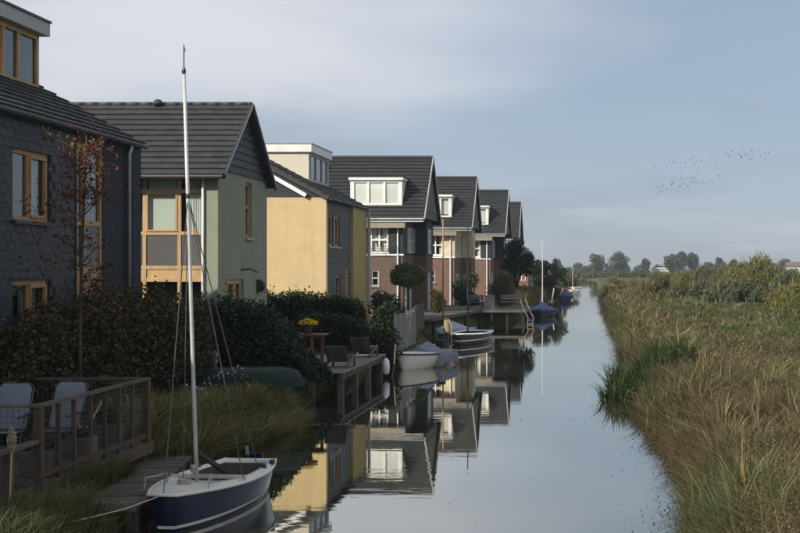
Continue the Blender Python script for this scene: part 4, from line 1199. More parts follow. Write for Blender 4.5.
plank_walk('jetty', 'narrow plank jetty between the terrace and the navy sailing boat', -6.72, -6.02, 14.9, 19.3, .30, 'grey_wood', posts=((-6.1, 15.1), (-6.1, 17.2), (-6.1, 19.1)), rz=R(9.5))
plank_walk('jetty', 'grey plank deck on piles with wooden lounge chairs and a table', -9.0, -6.22, 30.4, 36.4, .67, 'silver_wood', .16,
           posts=((-6.35, 30.6), (-6.35, 32.4), (-6.35, 34.3), (-6.35, 36.2), (-7.1, 30.6), (-7.1, 33.4)), along='x')

# ------------------------------------------------------------------ boats
def bf(t, stern, bow, p=2.2):
    if t < .42: return 1 - (1 - stern) * ((.42 - t) / .42) ** 2
    return bow + (1 - bow) * (1 - ((t - .42) / .58) ** p)
def hull_mesh(L, B, fb, bow_up, draft, stern, bow, rake=.12, n=22, m=9):
    rows = []
    for i in range(n + 1):
        t = i / n; b_ = B / 2 * bf(t, stern, bow); zs = fb + bow_up * max(0, (t - .35) / .65) ** 2 + .04 * max(0, (.3 - t) / .3) ** 2
        zk = -draft + (draft * .9 + .0) * max(0, (t - .75) / .25) ** 2
        row = []
        for k in range(-m, m + 1):
            s = abs(k) / m; sg = -1 if k < 0 else 1
            z = zk + (zs - zk) * s ** 1.9
            x = sg * b_ * (s ** .55 if s > 0 else 0)
            y = -L / 2 + L * t + rake * max(0, (t - .8) / .2) * ((z - zk) / (zs - zk + 1e-6) - .5)
            row.append((x, y, z))
        rows.append(row)
    return rows
def open_boat(name, label, loc, rz, L, B, fb, bow_up, stern, bow, hull_mat, deck_mat, floor_mat, cockpit=(.08, .60, .70), band=None, group=None, mast=None):
    h = thing(name, label, 'boat', loc, group)
    h.rotation_euler = (0, 0, rz); ORG[h.name] = (0, 0, 0)
    rows = hull_mesh(L, B, fb, bow_up, .18, stern, bow)
    g = MB(); g.grid(rows); nn = len(rows[0])
    g.f.append(tuple(range(nn))); g.f.append(tuple(range(len(g.v) - nn, len(g.v))))
    g.build('hull', hull_mat, h, smooth=False if False else True)
    n = len(rows) - 1
    outer = [rows[i][0] for i in range(n + 1)] + [rows[i][-1] for i in range(n, -1, -1)]
    inner = []
    c0, c1, cw = cockpit
    def cpt(t, sg):
        tt = c0 + (c1 - c0) * t
        b_ = B / 2 * bf(tt, stern, bow) * cw * (1 - .35 * max(0, (t - .8) / .2) ** 2)
        zs = fb + bow_up * max(0, (tt - .35) / .65) ** 2
        return (sg * b_, -L / 2 + L * tt, zs + .035)
    inner = [cpt(i / n, -1) for i in range(n + 1)] + [cpt(i / n, 1) for i in range(n, -1, -1)]
    d = MB(); lip = [(x * 1.02, y, z + .012) for x, y, z in outer]
    d.grid([lip, [(a[0] * .5 + b_[0] * .5, a[1] * .5 + b_[1] * .5, (a[2] + b_[2]) / 2 + .03) for a, b_ in zip(outer, inner)], inner, [(x * .99, y, z - .03) for x, y, z in inner]], closed=True)
    do = d.build('deck', deck_mat, h, smooth=True)
    r = MB(); r.tube([(x * 1.02, y + (.02 if i in (n, n + 1) else 0), z) for i, (x, y, z) in enumerate(outer)], .022, 6); r.build('rub_rail', deck_mat, h, smooth=True)
    e = MB(); zf = max(.03, fb - .42)
    low = [(x * .9, y * .985, zf) for x, y, z in inner]
    e.grid([[(x * .985, y, z - .02) for x, y, z in inner], low], closed=True); e.f.append(tuple(range(len(inner), 2 * len(inner))))
    e.build('cockpit', floor_mat, h)
    if band:
        bn = MB(); z0, z1 = band[0], band[1]
        for sg in (0, -1):
            pts0, pts1 = [], []
            for row in rows:
                side = row[:len(row) // 2 + 1][::-1] if sg == 0 else row[len(row) // 2:]
                zs_ = [p[2] for p in side]; xs_ = [abs(p[0]) for p in side]; ys_ = [p[1] for p in side]
                s_ = -1 if sg == 0 else 1
                for zz, arr in ((z0, pts0), (z1, pts1)):
                    arr.append((s_ * (float(np.interp(zz, zs_, xs_)) + .006), float(np.interp(zz, zs_, ys_)), zz))
            bn.grid([pts0, pts1]); ends = locals().get('ends', []) if sg else []; ends = ends + [(pts0[-1], pts1[-1])]
        (a0, a1), (b0, b1) = ends
        bn.add([(p[0], p[1] + .008, p[2]) for p in (a0, b0, b1, a1)], [(0, 1, 2, 3)])
        bn.build('boot_stripe', band[2], h)
    return h, rows

def sailboat():
    h, rows = open_boat('sailing_boat', 'small navy blue sailing dinghy with cream deck and tall bare mast', (-5.17, 16.4, .0), R(180 - 4.5), 2.95, 1.16, .42, .07, .64, .32,
                        'navy_hull', 'gelcoat', 'teak', (.07, .63, .74), (.045, .085, 'gelcoat'))
    mx = MB()
    base = (0, .5, .46); top = (.135, .60, 5.92)
    mx.tube([base, (.045, .54, 2.2), (.092, .57, 4.2), top], [.028, .027, .025, .021], 12)
    m_ = mx.build('mast', 'aluminium', h, smooth=True)
    q = MB(); q.tube([top, (.135, .60, 6.24)], .008, 6); q.build('mast_rod', 'dark_metal', m_)
    q = MB(); q.box(.115, .132, .595, .603, 6.15, 6.20); q.build('wind_vane', 'red_paint', m_)
    q = MB(); q.lathe((.135, .60, 5.86), [(.025, 0), (.028, .04), (.018, .08)], 10); q.build('mast_cap', 'dark_metal', m_)
    sp = (.093, .57, 4.25)
    q = MB(); q.lathe((.093, .57, 4.22), [(.029, 0), (.032, .03), (.029, .06)], 10); q.build('mast_band', 'dark_metal', m_)
    q = MB(); q.lathe((.012, .59, .62), [(.036, 0), (.042, .02), (.042, .07), (.034, .09)], 10); q.build('gooseneck', 'zinc', m_)
    for nm, e in (('shroud', (-.54, .25, .47)), ('shroud', (.54, .25, .47)), ('forestay', (0, 1.52, .5)), ('halyard', (.12, .66, .5)), ('halyard', (-.3, -.9, .5))):
        q = MB(); q.tube([sp, e], .0065, 5); q.build(nm, 'wire', h)
    q = MB(); q.bar((.0, .48, .86), (-.16, -.08, .50), .07, .05); q.build('vang', 'dark_metal', h)
    q = MB(); q.bar((-.55, .18, .485), (.5, .16, .485), .03, .05); q.build('thwart', 'gelcoat', h)
    for s in (-1, 1):
        q = MB(); q.tube([(s * .42, 1.15, .5), (s * .42, 1.12, .62), (s * .3, .75, .62), (s * .3, .74, .5)], .010, 6); q.build('grab_rail', 'zinc', h)
        q = MB(); q.box(s * .47 - .03, s * .47 + .03, -1.12, -1.02, .45, .52); q.build('cleat', 'dark_metal', h, bevel=.01)
        q = MB(); q.lathe((s * .48, -.7, .45), [(.03, 0), (.045, .03), (.025, .07)], 10); q.build('winch', 'dark_metal', h)
    q = MB(); q.tube([(.02 + .08 * math.cos(a * .7) * (1 + .1 * math.sin(a)), .86 + .06 * math.sin(a * .7), .49 + .002 * a) for a in range(40)], .010, 5); q.build('rope_coil', 'rope', h)
    q = MB(); q.bar((.05, -1.5, .5), (.2, -1.85, .58), .05, .04); q.bar((.0, -1.74, -.2), (.0, -1.74, .5), .04, .18); q.build('rudder', 'navy_hull', h)
    return h
sailboat()
def rope(label, pts, r=.009, mat='rope', name='mooring_rope'):
    m = MB(); m.tube(pts, r, 6); return tag(m.build(name, mat, org=pts[0], smooth=True), label, 'rope')
rope('pale mooring line from the sailing dinghy bow to the bank', [(-5.28, 14.95, .49), (-5.6, 14.45, .40), (-6.0, 13.9, .36), (-6.4, 13.4, .42)])
m = MB(); m.lathe((-5.86, 16.0, .12), [(.03, 0), (.06, .05), (.065, .2), (.06, .36), (.03, .42), (.02, .5)], 12); tag(m.build('fender', 'red_paint', org=(-5.86, 16.0, .12), smooth=True), 'red fender hanging between jetty and navy dinghy', 'fender')
bpy.data.objects['fender'].rotation_euler = (R(-24), R(24), 0); bpy.data.objects['fender'].location = (-5.93, 15.75, .03); bpy.data.objects['fender'].scale = (.9, .9, .8)
rope('short rope holding the red fender to the jetty', [(-5.77, 15.90, .36), (-5.86, 15.95, .36), (-6.02, 16.0, .31)], .008)

def tarp_boat(name, label, loc, rz, L, B, fb, ridge, peak, mat, hull_mat, cover=(0.0, 1.0), folds=.03, drop=.15, group=None, seed=1, open_from=None):
    h = thing(name, label, 'boat', loc, group)
    h.rotation_euler = (0, 0, rz); ORG[h.name] = (0, 0, 0)
    rows = hull_mesh(L, B, fb, .08, .15, .8, .1)
    g = MB(); g.grid(rows); nn = len(rows[0]); g.f.append(tuple(range(nn))); g.f.append(tuple(range(len(g.v) - nn, len(g.v))))
    g.build('hull', hull_mat, h, smooth=True)
    r = random.Random(seed); t_rows = []; N = 26; M = 10
    for i in range(N + 1):
        u = i / N; t = cover[0] + (cover[1] - cover[0]) * u
        b_ = B / 2 * bf(t, .8, .1) * 1.04 + .03; zs = fb + .08 * max(0, (t - .35) / .65) ** 2 + .02
        rd = zs + ridge * max(0.04, 1 - abs(t - peak) / (peak if t < peak else 1 - peak)) ** .9
        y = -L / 2 + L * t + (.08 if i == N else 0) - (.08 if i == 0 else 0)
        row = []
        for k in range(-M, M + 1):
            s = abs(k) / M; sg = -1 if k < 0 else 1
            f = folds * math.sin(i * 2.1 + k * .9 + seed) * (.4 + s) + r.uniform(-.3, .3) * folds
            if s < .68:
                q = s / .68; x = b_ * q; z = rd + (zs - rd) * q ** .85 - .06 * math.sin(math.pi * q)
            else:
                q = (s - .68) / .32; x = b_ + .025 * math.sin(i * 2.6 + seed); z = zs - drop * q * (1 + .25 * math.sin(i * 1.3))
            row.append((sg * (x + f * .5), y, z + f * .5))
        t_rows.append(row)
    c = MB(); c.grid(t_rows); c.f.append(tuple(range(2 * M + 1))); e = N * (2 * M + 1); c.f.append(tuple(range(e, e + 2 * M + 1)))
    c.build('tarpaulin', mat, h, smooth=True)
    return h
# boat half under a grey-blue tarpaulin
h = tarp_boat('covered_boat', 'cream motor boat half draped in a rumpled grey-blue tarpaulin by the board fence', (-5.66, 40.3, 0), R(167), 3.4, 1.6, .44, .36, .32, 'tarp_greyblue', 'gelcoat', (0, .58), .03, .34, seed=4)
rows = hull_mesh(3.4, 1.6, .44, .08, .15, .8, .1)
d = MB(); d.grid([[(x * .97, y, z + .012 + .07 * (1 - k_ * k_)) for k_ in (-1, -.5, 0, .5, 1) for x, y, z in [(rows[i_][-1][0] * k_, rows[i_][0][1], rows[i_][0][2])]] for i_ in range(11, 23)]); d.build('foredeck', 'gelcoat', h, smooth=True)
d = MB(); d.tube([rows[i_][0] for i_ in range(23)] + [rows[i_][-1] for i_ in range(22, -1, -1)], .03, 6); d.build('rub_rail', 'dark_metal', h, smooth=True)
d = MB(); d.box(-.16, .16, -2.0, -1.72, .25, .78); d.box(-.05, .05, -1.95, -1.8, -.3, .3); d.build('outboard_motor', 'black', h, bevel=.04)
for y_ in (.75, 1.25):
    d = MB(); d.lathe((.72 - (y_ - .75) * .32, y_, .02), [(.03, 0), (.09, .05), (.1, .2), (.08, .32), (.03, .38)], 10); d.build('fender', 'black', h, smooth=True)
# cream bundle / inflatable tender
m = MB(); m.tube([(-6.55, 45.6, .2), (-6.0, 45.2, .22), (-5.75, 45.4, .22), (-5.8, 45.9, .22), (-6.2, 46.4, .2)], [.16, .2, .21, .2, .14], 12)
tag(m.build('inflatable_tender', 'gelcoat', org=(-6.1, 45.6, 0), smooth=True), 'small cream inflatable tender behind the covered boat', 'boat')
# white dinghy with mast
h, rows = open_boat('rowing_dinghy', 'dark hulled dinghy with white inside and thin dark mast', (-5.35, 53.0, 0), R(172), 3.9, 1.65, .42, .06, .8, .15, 'dark_metal', 'white_paint', 'black', (.05, .75, .78), (.17, .22, 'white_paint'))
q = MB(); q.tube([(-.12, .7, .3), (-.12, .7, 5.5)], [.04, .025], 8); q.build('mast', 'dark_metal', h)
# grey covered boat
tarp_boat('covered_boat', 'boat under a pale grey peaked cover beside the yellow mooring post', (-6.55, 57.3, .0), R(165), 3.4, 1.2, .42, .36, .55, 'tarp_grey', 'dark_metal', (0, 1), .02, .2, seed=9)
# blue covered sailing boat
h = tarp_boat('covered_sailing_boat', 'sailing boat under a bright blue cover with a white mast', (-3.25, 82.6, 0), R(178), 4.6, 1.95, .42, .62, .5, 'tarp_blue', 'dark_metal', (0, 1), .03, .18, seed=2)
q = MB(); q.tube([(0, .3, .5), (.0, .3, 5.4)], [.038, .026], 8); q.build('mast', 'aluminium', h)
h = tarp_boat('covered_boat', 'small boat under a blue cover moored before the willow', (-2.55, 122, 0), R(176), 4.2, 1.5, .5, .7, .5, 'tarp_blue', 'tarp_blue', (0, 1), .03, .3, seed=6)
h = tarp_boat('covered_boat', 'boat with a raised dark red hood behind the blue covered one', (-2.75, 131, .0), R(178), 5.0, 1.7, .6, .6, .5, 'tarp_red', 'white_paint', (.2, .9), .02, .1, seed=7)
q = MB(); q.tube([(.25, .3, .6), (.25, .3, 5.0)], [.045, .03], 8); q.build('mast', 'grey_paint', h)
h, rows = open_boat('rowing_dinghy', 'white dinghy with a grey mast at the far bend of the canal', (-2.15, 150, 0), R(176), 4.2, 1.6, .5, .1, .8, .1, 'white_paint', 'white_paint', 'dark_metal')
q = MB(); q.tube([(0, .3, .3), (0, .3, 4.4)], [.05, .03], 8); q.build('mast', 'grey_paint', h)
h, rows = open_boat('rowing_dinghy', 'white dinghy tied up by the last bushes of the bank', (-2.05, 168, 0), R(176), 4.2, 1.6, .6, .1, .8, .1, 'white_paint', 'white_paint', 'dark_metal')

# upturned canoe
def canoe():
    h = thing('canoe', 'upturned dark green canoe lying below the ivy hedge', 'canoe', (-7.9, 26.3, .62))
    ORG[h.name] = (0, 0, 0); h.rotation_euler = (0, 0, R(-3))
    rows = []; L = 4.2
    for i in range(25):
        t = i / 24; x = -2.5 + L * t
        b_ = .40 * (1 - abs(2 * t - 1) ** 3.2) ** .6 + .012; hh = .40 + .05 * abs(2 * t - 1) ** 2 ; hh *= max(.02, 1 - abs(2 * t - 1) ** 9) ** .45
        rows.append([(x, b_ * math.cos(a) * abs(math.cos(a)) ** -.3 if abs(math.cos(a)) > .01 else 0, .10 + hh * math.sin(a) ** .75) for a in np.linspace(0, math.pi, 13)])
    g = MB(); g.grid(rows); g.build('hull', 'canoe_green', h, smooth=True)
    k = MB(); k.tube([(rows[i][6][0], 0, rows[i][6][2]) for i in range(25)], .015, 5); k.build('keel', 'canoe_green', h)
    for x in (-1.6, .8):
        b = MB(); b.box(x - .06, x + .06, -.45, .45, -.08, .10); b.build('rest_block', 'grey_wood', h)
canoe()
b = MB(); b.box(-9.35, -8.0, 24.95, 25.0, .35, .82); tag(b.build('grey_board', 'silver_wood', org=(-8.7, 25, .4)), 'pale weathered board standing below the upturned canoe', 'board')
# slatted white bench end by the hedge
def bench():
    h = thing('garden_bench', 'pale slatted bench against the hedge, behind the canoe', 'bench', (-9.0, 27.3, .6))
    for k in range(3):
        b = MB(); b.box(-9.5, -8.55, 27.18 + k * .12, 27.27 + k * .12, 1.02, 1.045); b.build('slat', 'grey_paint', h)
    for k in range(2):
        b = MB(); b.box(-9.5, -8.55, 27.55, 27.575, 1.13 + k * .13, 1.22 + k * .13); b.build('back_slat', 'grey_paint', h)
    for x in (-9.45, -8.6):
        b = MB(); b.box(x - .03, x + .03, 27.2, 27.26, .5, 1.02); b.build('leg', 'grey_paint', h)
        b = MB(); b.box(x - .03, x + .03, 27.5, 27.55, .5, 1.4); b.build('leg', 'grey_paint', h)
bench()

# lounge chairs, table, flowers on the deck
def lounge(x, y, rz, label):
    h = thing('lounge_chair', label, 'chair', (x, y, .67), 'lounge chairs on the grey deck')
    ORG[h.name] = (0, 0, 0); h.rotation_euler = (0, 0, rz)
    for k in range(6):
        u = -.235 + k * .094
        b = MB(); b.bar((u, -.02, .17), (u, -.34, .60), .085, .022, (0, 1, 0)); b.build('back_slat', 'teak', h)
    for k in range(6):
        b = MB(); b.box(-.27, .27, .02 + k * .095, .10 + k * .095, .20 + k * .018, .222 + k * .018); b.build('seat_slat', 'teak', h)
    for s in (-.29, .29):
        b = MB(); b.bar((s, -.30, .05), (s, .62, .30), .03, .07); b.build('side_rail', 'teak', h)
        b = MB(); b.box(s - .025, s + .025, .5, .56, .0, .28); b.build('leg', 'teak', h)
        b = MB(); b.box(s - .025, s + .025, -.2, -.14, .0, .10); b.build('leg', 'teak', h)
    for z in (.3, .54):
        f = (z - .17) / .43
        b = MB(); b.bar((-.28, -.02 - .32 * f + .02, z), (.28, -.02 - .32 * f + .02, z), .02, .06); b.build('cross_bar', 'teak', h)
lounge(-6.63, 31.6, R(-4), 'low slatted wooden lounge chair at the near corner of the grey deck')
lounge(-6.72, 35.4, R(-6), 'low slatted wooden lounge chair at the far end of the grey deck')
def table():
    x, y, z = -7.42, 31.7, .67
    h = thing('high_table', 'reddish wooden high table on the grey deck, carrying yellow flowers', 'table', (x, y, z))
    for k in range(5):
        b = MB(); b.box(x - .46, x + .46, y - .3 + k * .12, y - .3 + k * .12 + .112, z + .86, z + .90); b.build('top_board', 'table_wood', h)
    for (a, c) in ((.12, -.2), (.3, .18), (-.3, .18), (-.14, -.2)):
        b = MB(); b.box(x + a - .035, x + a + .035, y + c - .035, y + c + .035, z + .0, z + .86); b.build('leg', 'table_wood', h)
    b = MB(); b.box(x - .4, x + .4, y - .03, y + .03, z + .76, z + .855); b.build('apron', 'table_wood', h)
    f = thing('flower_pot', 'grey pot of bright yellow chrysanthemums on the high table', 'flower pot', (x - .02, y - .02, z + .902))
    b = MB(); b.lathe((x - .02, y - .02, z + .902), [(.09, 0), (.12, .16), (.13, .16), (.13, .19)], 14); b.build('pot', 'terracotta', f, smooth=True)
    n = 700; d = rng.normal(size=(n, 3)); d /= np.linalg.norm(d, axis=1, keepdims=True); d[:, 2] = np.abs(d[:, 2]) - .15
    c = np.array([x - .02, y - .02, z + 1.13]) + d * np.array([.25, .22, .17]) * (.8 + .2 * rng.random((n, 1)))
    V, F, C = leaves(c, .05, pick_cols(n, [(.04, .06, .02), (.06, .07, .02)]), .2); arr_mesh('foliage', V, F, C, 'leaf', f)
    k = d[:, 2] > .05; c2 = c[k] + d[k] * .02; n2 = len(c2)
    V, F, C = leaves(c2, .055, pick_cols(n2, [(.72, .52, .02), (.65, .42, .015), (.8, .62, .04)], .12), .5, .95); arr_mesh('flowers', V, F, C, 'leaf', f)
table()
m = MB(); m.tube([(-6.1, 36.8, -.2), (-6.02, 36.9, .3), (-5.98, 36.95, .95)], .03, 8); tag(m.build('mooring_pole', 'grey_wood', org=(-6.1, 36.8, 0)), 'thin leaning pole in the water at the deck end', 'pole')
m = MB(); m.lathe((-6.12, 36.0, .1), [(.03, 0), (.1, .06), (.11, .25), (.1, .42), (.03, .5)], 12); tag(m.build('fender', 'white_paint', org=(-6.12, 36, 0), smooth=True), 'white fender hanging at the far pile of the grey deck', 'fender')
rope('short line holding the white fender to the grey deck', [(-6.12, 36.0, .59), (-6.16, 36.0, .66), (-6.24, 36.0, .685)], .008)

# board fence on the quay
def board_fence(name, label, p0, p1, z0, z1, mat, bw=.125, jit=.06):
    a = Vector((*p0, 0)); b_ = Vector((*p1, 0)); d = b_ - a; n = int(d.length / (bw + .012)); ang = math.atan2(d.y, d.x)
    h = thing(name, label, 'fence', (*((a + b_) / 2).to_2d(), z0))
    one = MB(); one.box(-bw / 2, bw / 2, -.011, .011, 0, z1 - z0); me = one.mesh('board', mat)
    for k in range(n):
        p = a + d * ((k + .5) / n)
        piece('board', me, h, (p.x, p.y, z0 - rnd.uniform(0, jit)), (rnd.uniform(-.01, .01), rnd.uniform(-.012, .012), ang), (1, 1, rnd.uniform(.96, 1.04)))
    for zz in (z0 + .25, z1 - .25):
        r_ = MB(); off = Vector((-d.y, d.x, 0)).normalized() * .04
        r_.bar(a + off + Vector((0, 0, zz)), b_ + off + Vector((0, 0, zz)), .04, .08); r_.build('rail', mat, h)
board_fence('board_fence', 'upright weathered grey board fence along the quay by the covered boat', (-6.62, 40.6), (-6.72, 46.2), .45, 1.72, 'silver_wood')
board_fence('board_fence', 'darker upright board fence continuing to the yellow mooring post', (-6.9, 46.4), (-7.6, 55), .5, 1.75, 'grey_wood')
board_fence('board_fence', 'grey board fence beyond the platform near the dark tree', (-6.0, 92), (-3.9, 93), .6, 2.0, 'grey_wood', .2)

# platform before the brick houses
def platform():
    h = thing('quay_platform', 'broad dark timber platform over the water before the brick houses', 'platform', (-7, 68, 0))
    t = MB(); poly = [(-3.75, 70.7), (-6.5, 70.7), (-7.75, 58.2), (-12.5, 58.2), (-12.5, 81), (-3.9, 80)]
    t.prism([(x, y, .72) for x, y in poly], (0, 0, .1)); t.build('slab', 'grey_wood', h)
    for (a, b_) in (((-3.75, 70.7), (-6.5, 70.7)), ((-6.5, 70.7), (-7.75, 58.2)), ((-3.75, 70.7), (-3.9, 80))):
        e = MB(); e.bar((*a, .77), (*b_, .77), .08, .16); e.build('edge_beam', 'grey_wood', h)
    one = MB(); one.box(-.065, .065, -.065, .065, -.9, .72); me = one.mesh('pile', 'black')
    for (x, y) in ((-3.95, 70.9), (-4.9, 70.9), (-5.8, 70.9), (-6.6, 70.9), (-6.95, 66.8), (-7.3, 62.8), (-7.7, 59), (-3.95, 75), (-4, 79.5)): piece('pile', me, h, (x, y, 0))
    b = MB(); b.box(-8.5, -5.2, 74.5, 74.6, -.5, .70); b.build('retaining_wall', 'black', h)
platform()
def concrete_box():
    h = thing('quay_cabinet', 'pale square cabinet standing on the timber platform edge', 'cabinet', (-6.0, 71.6, .82))
    b = MB(); b.box(-6.25, -5.72, 71.3, 71.9, .822, 1.62); b.build('body', 'concrete', h, bevel=.02)
    b = MB(); b.box(-6.28, -5.69, 71.27, 71.93, 1.623, 1.68); b.build('lid', 'concrete', h, bevel=.01)
concrete_box()
def pale_bench(x, y, label, w_=.75):
    h = thing('deck_bench', label, 'bench', (x, y, .82))
    for k in range(3):
        b = MB(); b.box(x - w_, x + w_, y + k * .13, y + k * .13 + .11, 1.24, 1.275); b.build('slat', 'silver_wood', h)
    for k in range(2):
        b = MB(); b.box(x - w_, x + w_, y + .42, y + .45, 1.38 + k * .16, 1.5 + k * .16); b.build('back_slat', 'silver_wood', h)
    for s in (-w_ + .08, w_ - .08):
        b = MB(); b.box(x + s - .03, x + s + .03, y + .02, y + .08, .82, 1.24); b.build('leg', 'grey_wood', h)
        b = MB(); b.box(x + s - .03, x + s + .03, y + .36, y + .41, .82, 1.68); b.build('leg', 'grey_wood', h)
pale_bench(-6.9, 72.4, 'pale slatted bench beside the cabinet on the platform', .45)
pale_bench(-4.75, 73.3, 'pale slatted bench at the outer end of the platform')
def ladder():
    h = thing('boat_ladder', 'pale bent ladder leading from the platform end into the water', 'ladder', (-3.7, 70.6, 0))
    for s in (0, .32):
        t = MB(); t.tube([(-4.15 + s, 70.9, 1.5), (-3.85 + s, 70.6, .78), (-3.62 + s, 70.3, .4), (-3.72 + s, 70.2, -.3)], .02, 8); t.build('side_rail', 'silver_wood', h, smooth=True)
    for z in (.05, .25):
        t = MB(); t.tube([(-3.66, 70.25, z), (-3.34, 70.25, z)], .02, 6); t.build('rung', 'silver_wood', h)
ladder()
# wooden flagpole and rope-wound post
m = MB(); m.tube([(-7.35, 60, .8), (-7.35, 60, 5.75)], [.045, .03], 10); tag(m.build('wooden_mast', 'orange_wood', org=(-7.35, 60, .8), smooth=True), 'slender honey-coloured wooden pole standing on the platform corner', 'pole')
def mooring_post():
    h = thing('mooring_post', 'dark mooring post wound with yellowish rope behind the cream tender', 'post', (-5.9, 49.5, 0))
    m = MB(); m.tube([(-5.9, 49.5, -.8), (-5.9, 49.5, 1.25)], .09, 10); m.build('pile', 'brown_wood', h)
    m = MB(); m.tube([(-5.9 + .115 * math.cos(a * .6), 49.5 + .115 * math.sin(a * .6), .62 + a * .0042) for a in range(130)], .022, 6); m.build('rope_winding', 'plume', h)
    m = MB(); m.tube([(-5.82, 49.4, 1.2), (-5.68, 49.3, .9), (-5.7, 49.3, .2), (-5.76, 49.35, -.3)], .02, 6); m.build('rope_tail', 'plume', h)
mooring_post()
for (x, y, zt, lab) in ((-4.0, 88, 1.5, 'bent pale mooring hoop beside the blue covered sailing boat'), (-3.4, 97, 1.7, 'bent pale mooring hoop between the two blue covered boats')):
    m = MB(); m.tube([(x - .5, y, .9), (x - .2, y, .45), (x + .3, y, .5), (x + .5, y, zt)], .05, 8); tag(m.build('mooring_hoop', 'grey_paint', org=(x, y, 0), smooth=True), lab, 'hoop')
b = MB(); b.box(-4.6, -3.0, 99, 103, .42, .52); b.box(-4.6, -4.45, 99, 99.2, -.6, .42); b.box(-3.2, -3.05, 99, 99.2, -.6, .42); tag(b.build('landing_stage', 'grey_wood', org=(-3.8, 101, 0)), 'small timber landing stage between the blue covered boats', 'jetty')

# ------------------------------------------------------------------ left bank grasses
def uni(n, a, b): return rng.uniform(a, b, n)
TALL = [(.20, .19, .065), (.28, .23, .09), (.15, .17, .055), (.34, .28, .12), (.11, .135, .05), (.22, .15, .06)]
# tall sedges behind the dinghy: arching tussocks
T0 = 620
sy = uni(T0, 18.9, 27.2); sx = x_left(sy) + .2 - np.abs(rng.normal(size=T0)) * .8
k = (sx > -8.7) & ~((sy < 19.6) & (sx > -6.7)); sx, sy = sx[k], sy[k]; T0 = len(sx)
sh_ = (.55 + .18 * snoise(sx, sy, 1.6, 21) + .35 * rng.random(T0)) * np.interp(sy, [18.9, 20.5, 22, 24, 27], [.8, 1.15, .95, .68, .35])
sc_ = pick_cols(T0, TALL, .2); per = 46; n = T0 * per
th_ = rng.random(n) * 6.283; q_ = np.sqrt(rng.random(n)) * .2
bx_ = np.repeat(sx, per) + q_ * np.cos(th_) * .7; by_ = np.repeat(sy, per) + q_ * np.sin(th_) * .7
zb_ = np.maximum(gz(bx_, by_), -.1)
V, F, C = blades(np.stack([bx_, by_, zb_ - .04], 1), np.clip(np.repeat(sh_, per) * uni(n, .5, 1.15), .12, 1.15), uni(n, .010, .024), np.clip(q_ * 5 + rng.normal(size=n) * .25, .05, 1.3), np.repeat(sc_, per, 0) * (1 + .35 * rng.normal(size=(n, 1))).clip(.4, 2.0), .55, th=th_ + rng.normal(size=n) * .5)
sed = arr_mesh('sedge_bank', V, F, C, 'grass', org=(-7, 23, .3), kind='stuff'); tag(sed, 'tall olive and straw sedges on the bank behind the dinghy', 'sedge', kind='stuff')
# foreground grass bottom left
n = 22000
y = uni(n, 11.8, 17.6); x = uni(n, -7.6, -5.2); k = ~((x > -6.6) & (y > 15.0)) & ~((x < -6.9) & (y > 15.2)) & (x < x_left(y) + .25); x, y = x[k], y[k]; n = len(x)
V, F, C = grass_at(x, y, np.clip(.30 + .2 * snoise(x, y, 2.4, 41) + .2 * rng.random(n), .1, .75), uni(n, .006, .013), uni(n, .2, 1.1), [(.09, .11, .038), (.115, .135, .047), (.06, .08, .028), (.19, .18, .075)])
tag(arr_mesh('bank_grass', V, F, C, 'grass', org=(-6.8, 14, .3), kind='stuff'), 'shaggy dark grass round the foot of the low fence', 'grass', kind='stuff')
# short lawn grass on the rest of the left bank
n = 42000
y = 18 + (rng.random(n) ** 1.6) * 110; x = x_left(y) - np.abs(rng.normal(size=n)) * 1.6 + .35
k = (x > -9.9) & ~((y > 30.2) & (y < 36.6) & (x < -6.1)) & ~((y > 58) & (y < 81)); x, y = x[k], y[k]; n = len(x)
V, F, C = grass_at(x, y, uni(n, .08, .30) * (1 + .5 * snoise(x, y, .6, 51)), .006 * (1 + y / 30), uni(n, .2, 1.0), [(.04, .055, .018), (.055, .07, .022), (.07, .065, .025)])
tag(arr_mesh('verge_grass', V, F, C, 'grass', org=(-7, 40, .3), kind='stuff'), 'short dark grass on the house-side bank', 'grass', kind='stuff')
# straw-coloured grasses near the far platform
n = 5000
y = uni(n, 84, 98); x = x_left(y) - uni(n, .0, 2.2)
V, F, C = grass_at(x, y, uni(n, .6, 1.5), uni(n, .03, .05), uni(n, .1, .7), [(.16, .11, .045), (.20, .14, .06), (.11, .085, .035)])
tag(arr_mesh('straw_grass', V, F, C, 'grass', org=(-4.5, 90, .3), kind='stuff'), 'straw-coloured ornamental grasses beyond the platform', 'grass', kind='stuff')
# white daisies in the sedges
h = thing('daisy_clump', 'clump of small white daisies among the sedges before the canoe', 'flowers', (-7.35, 24.2, .4))
dx_ = np.concatenate([rng.normal(-7.9, .22, 9), rng.normal(-7.45, .15, 9), rng.normal(-7.1, .15, 10)]); dy_ = rng.normal(24.3, .25, len(dx_)); dz_ = np.concatenate([rng.normal(.95, .06, 9), rng.normal(1.10, .05, 9), rng.normal(1.17, .06, 10)])
st = MB()
for a, b, c in zip(dx_, dy_, dz_): st.tube([(a + .05, b + .05, .35), (a, b, c)], .004, 4)
st.build('stems', 'dark_bark', h, kind='stuff')
cc = np.repeat(np.stack([dx_, dy_, dz_ + .01], 1), 5, 0) + rng.normal(size=(len(dx_) * 5, 3)) * .012
V, F, C = leaves(cc, .03, np.tile([[.75, .74, .68]], (len(cc), 1)), .6, .8); arr_mesh('petals', V, F, C, 'leaf', h, kind='stuff')
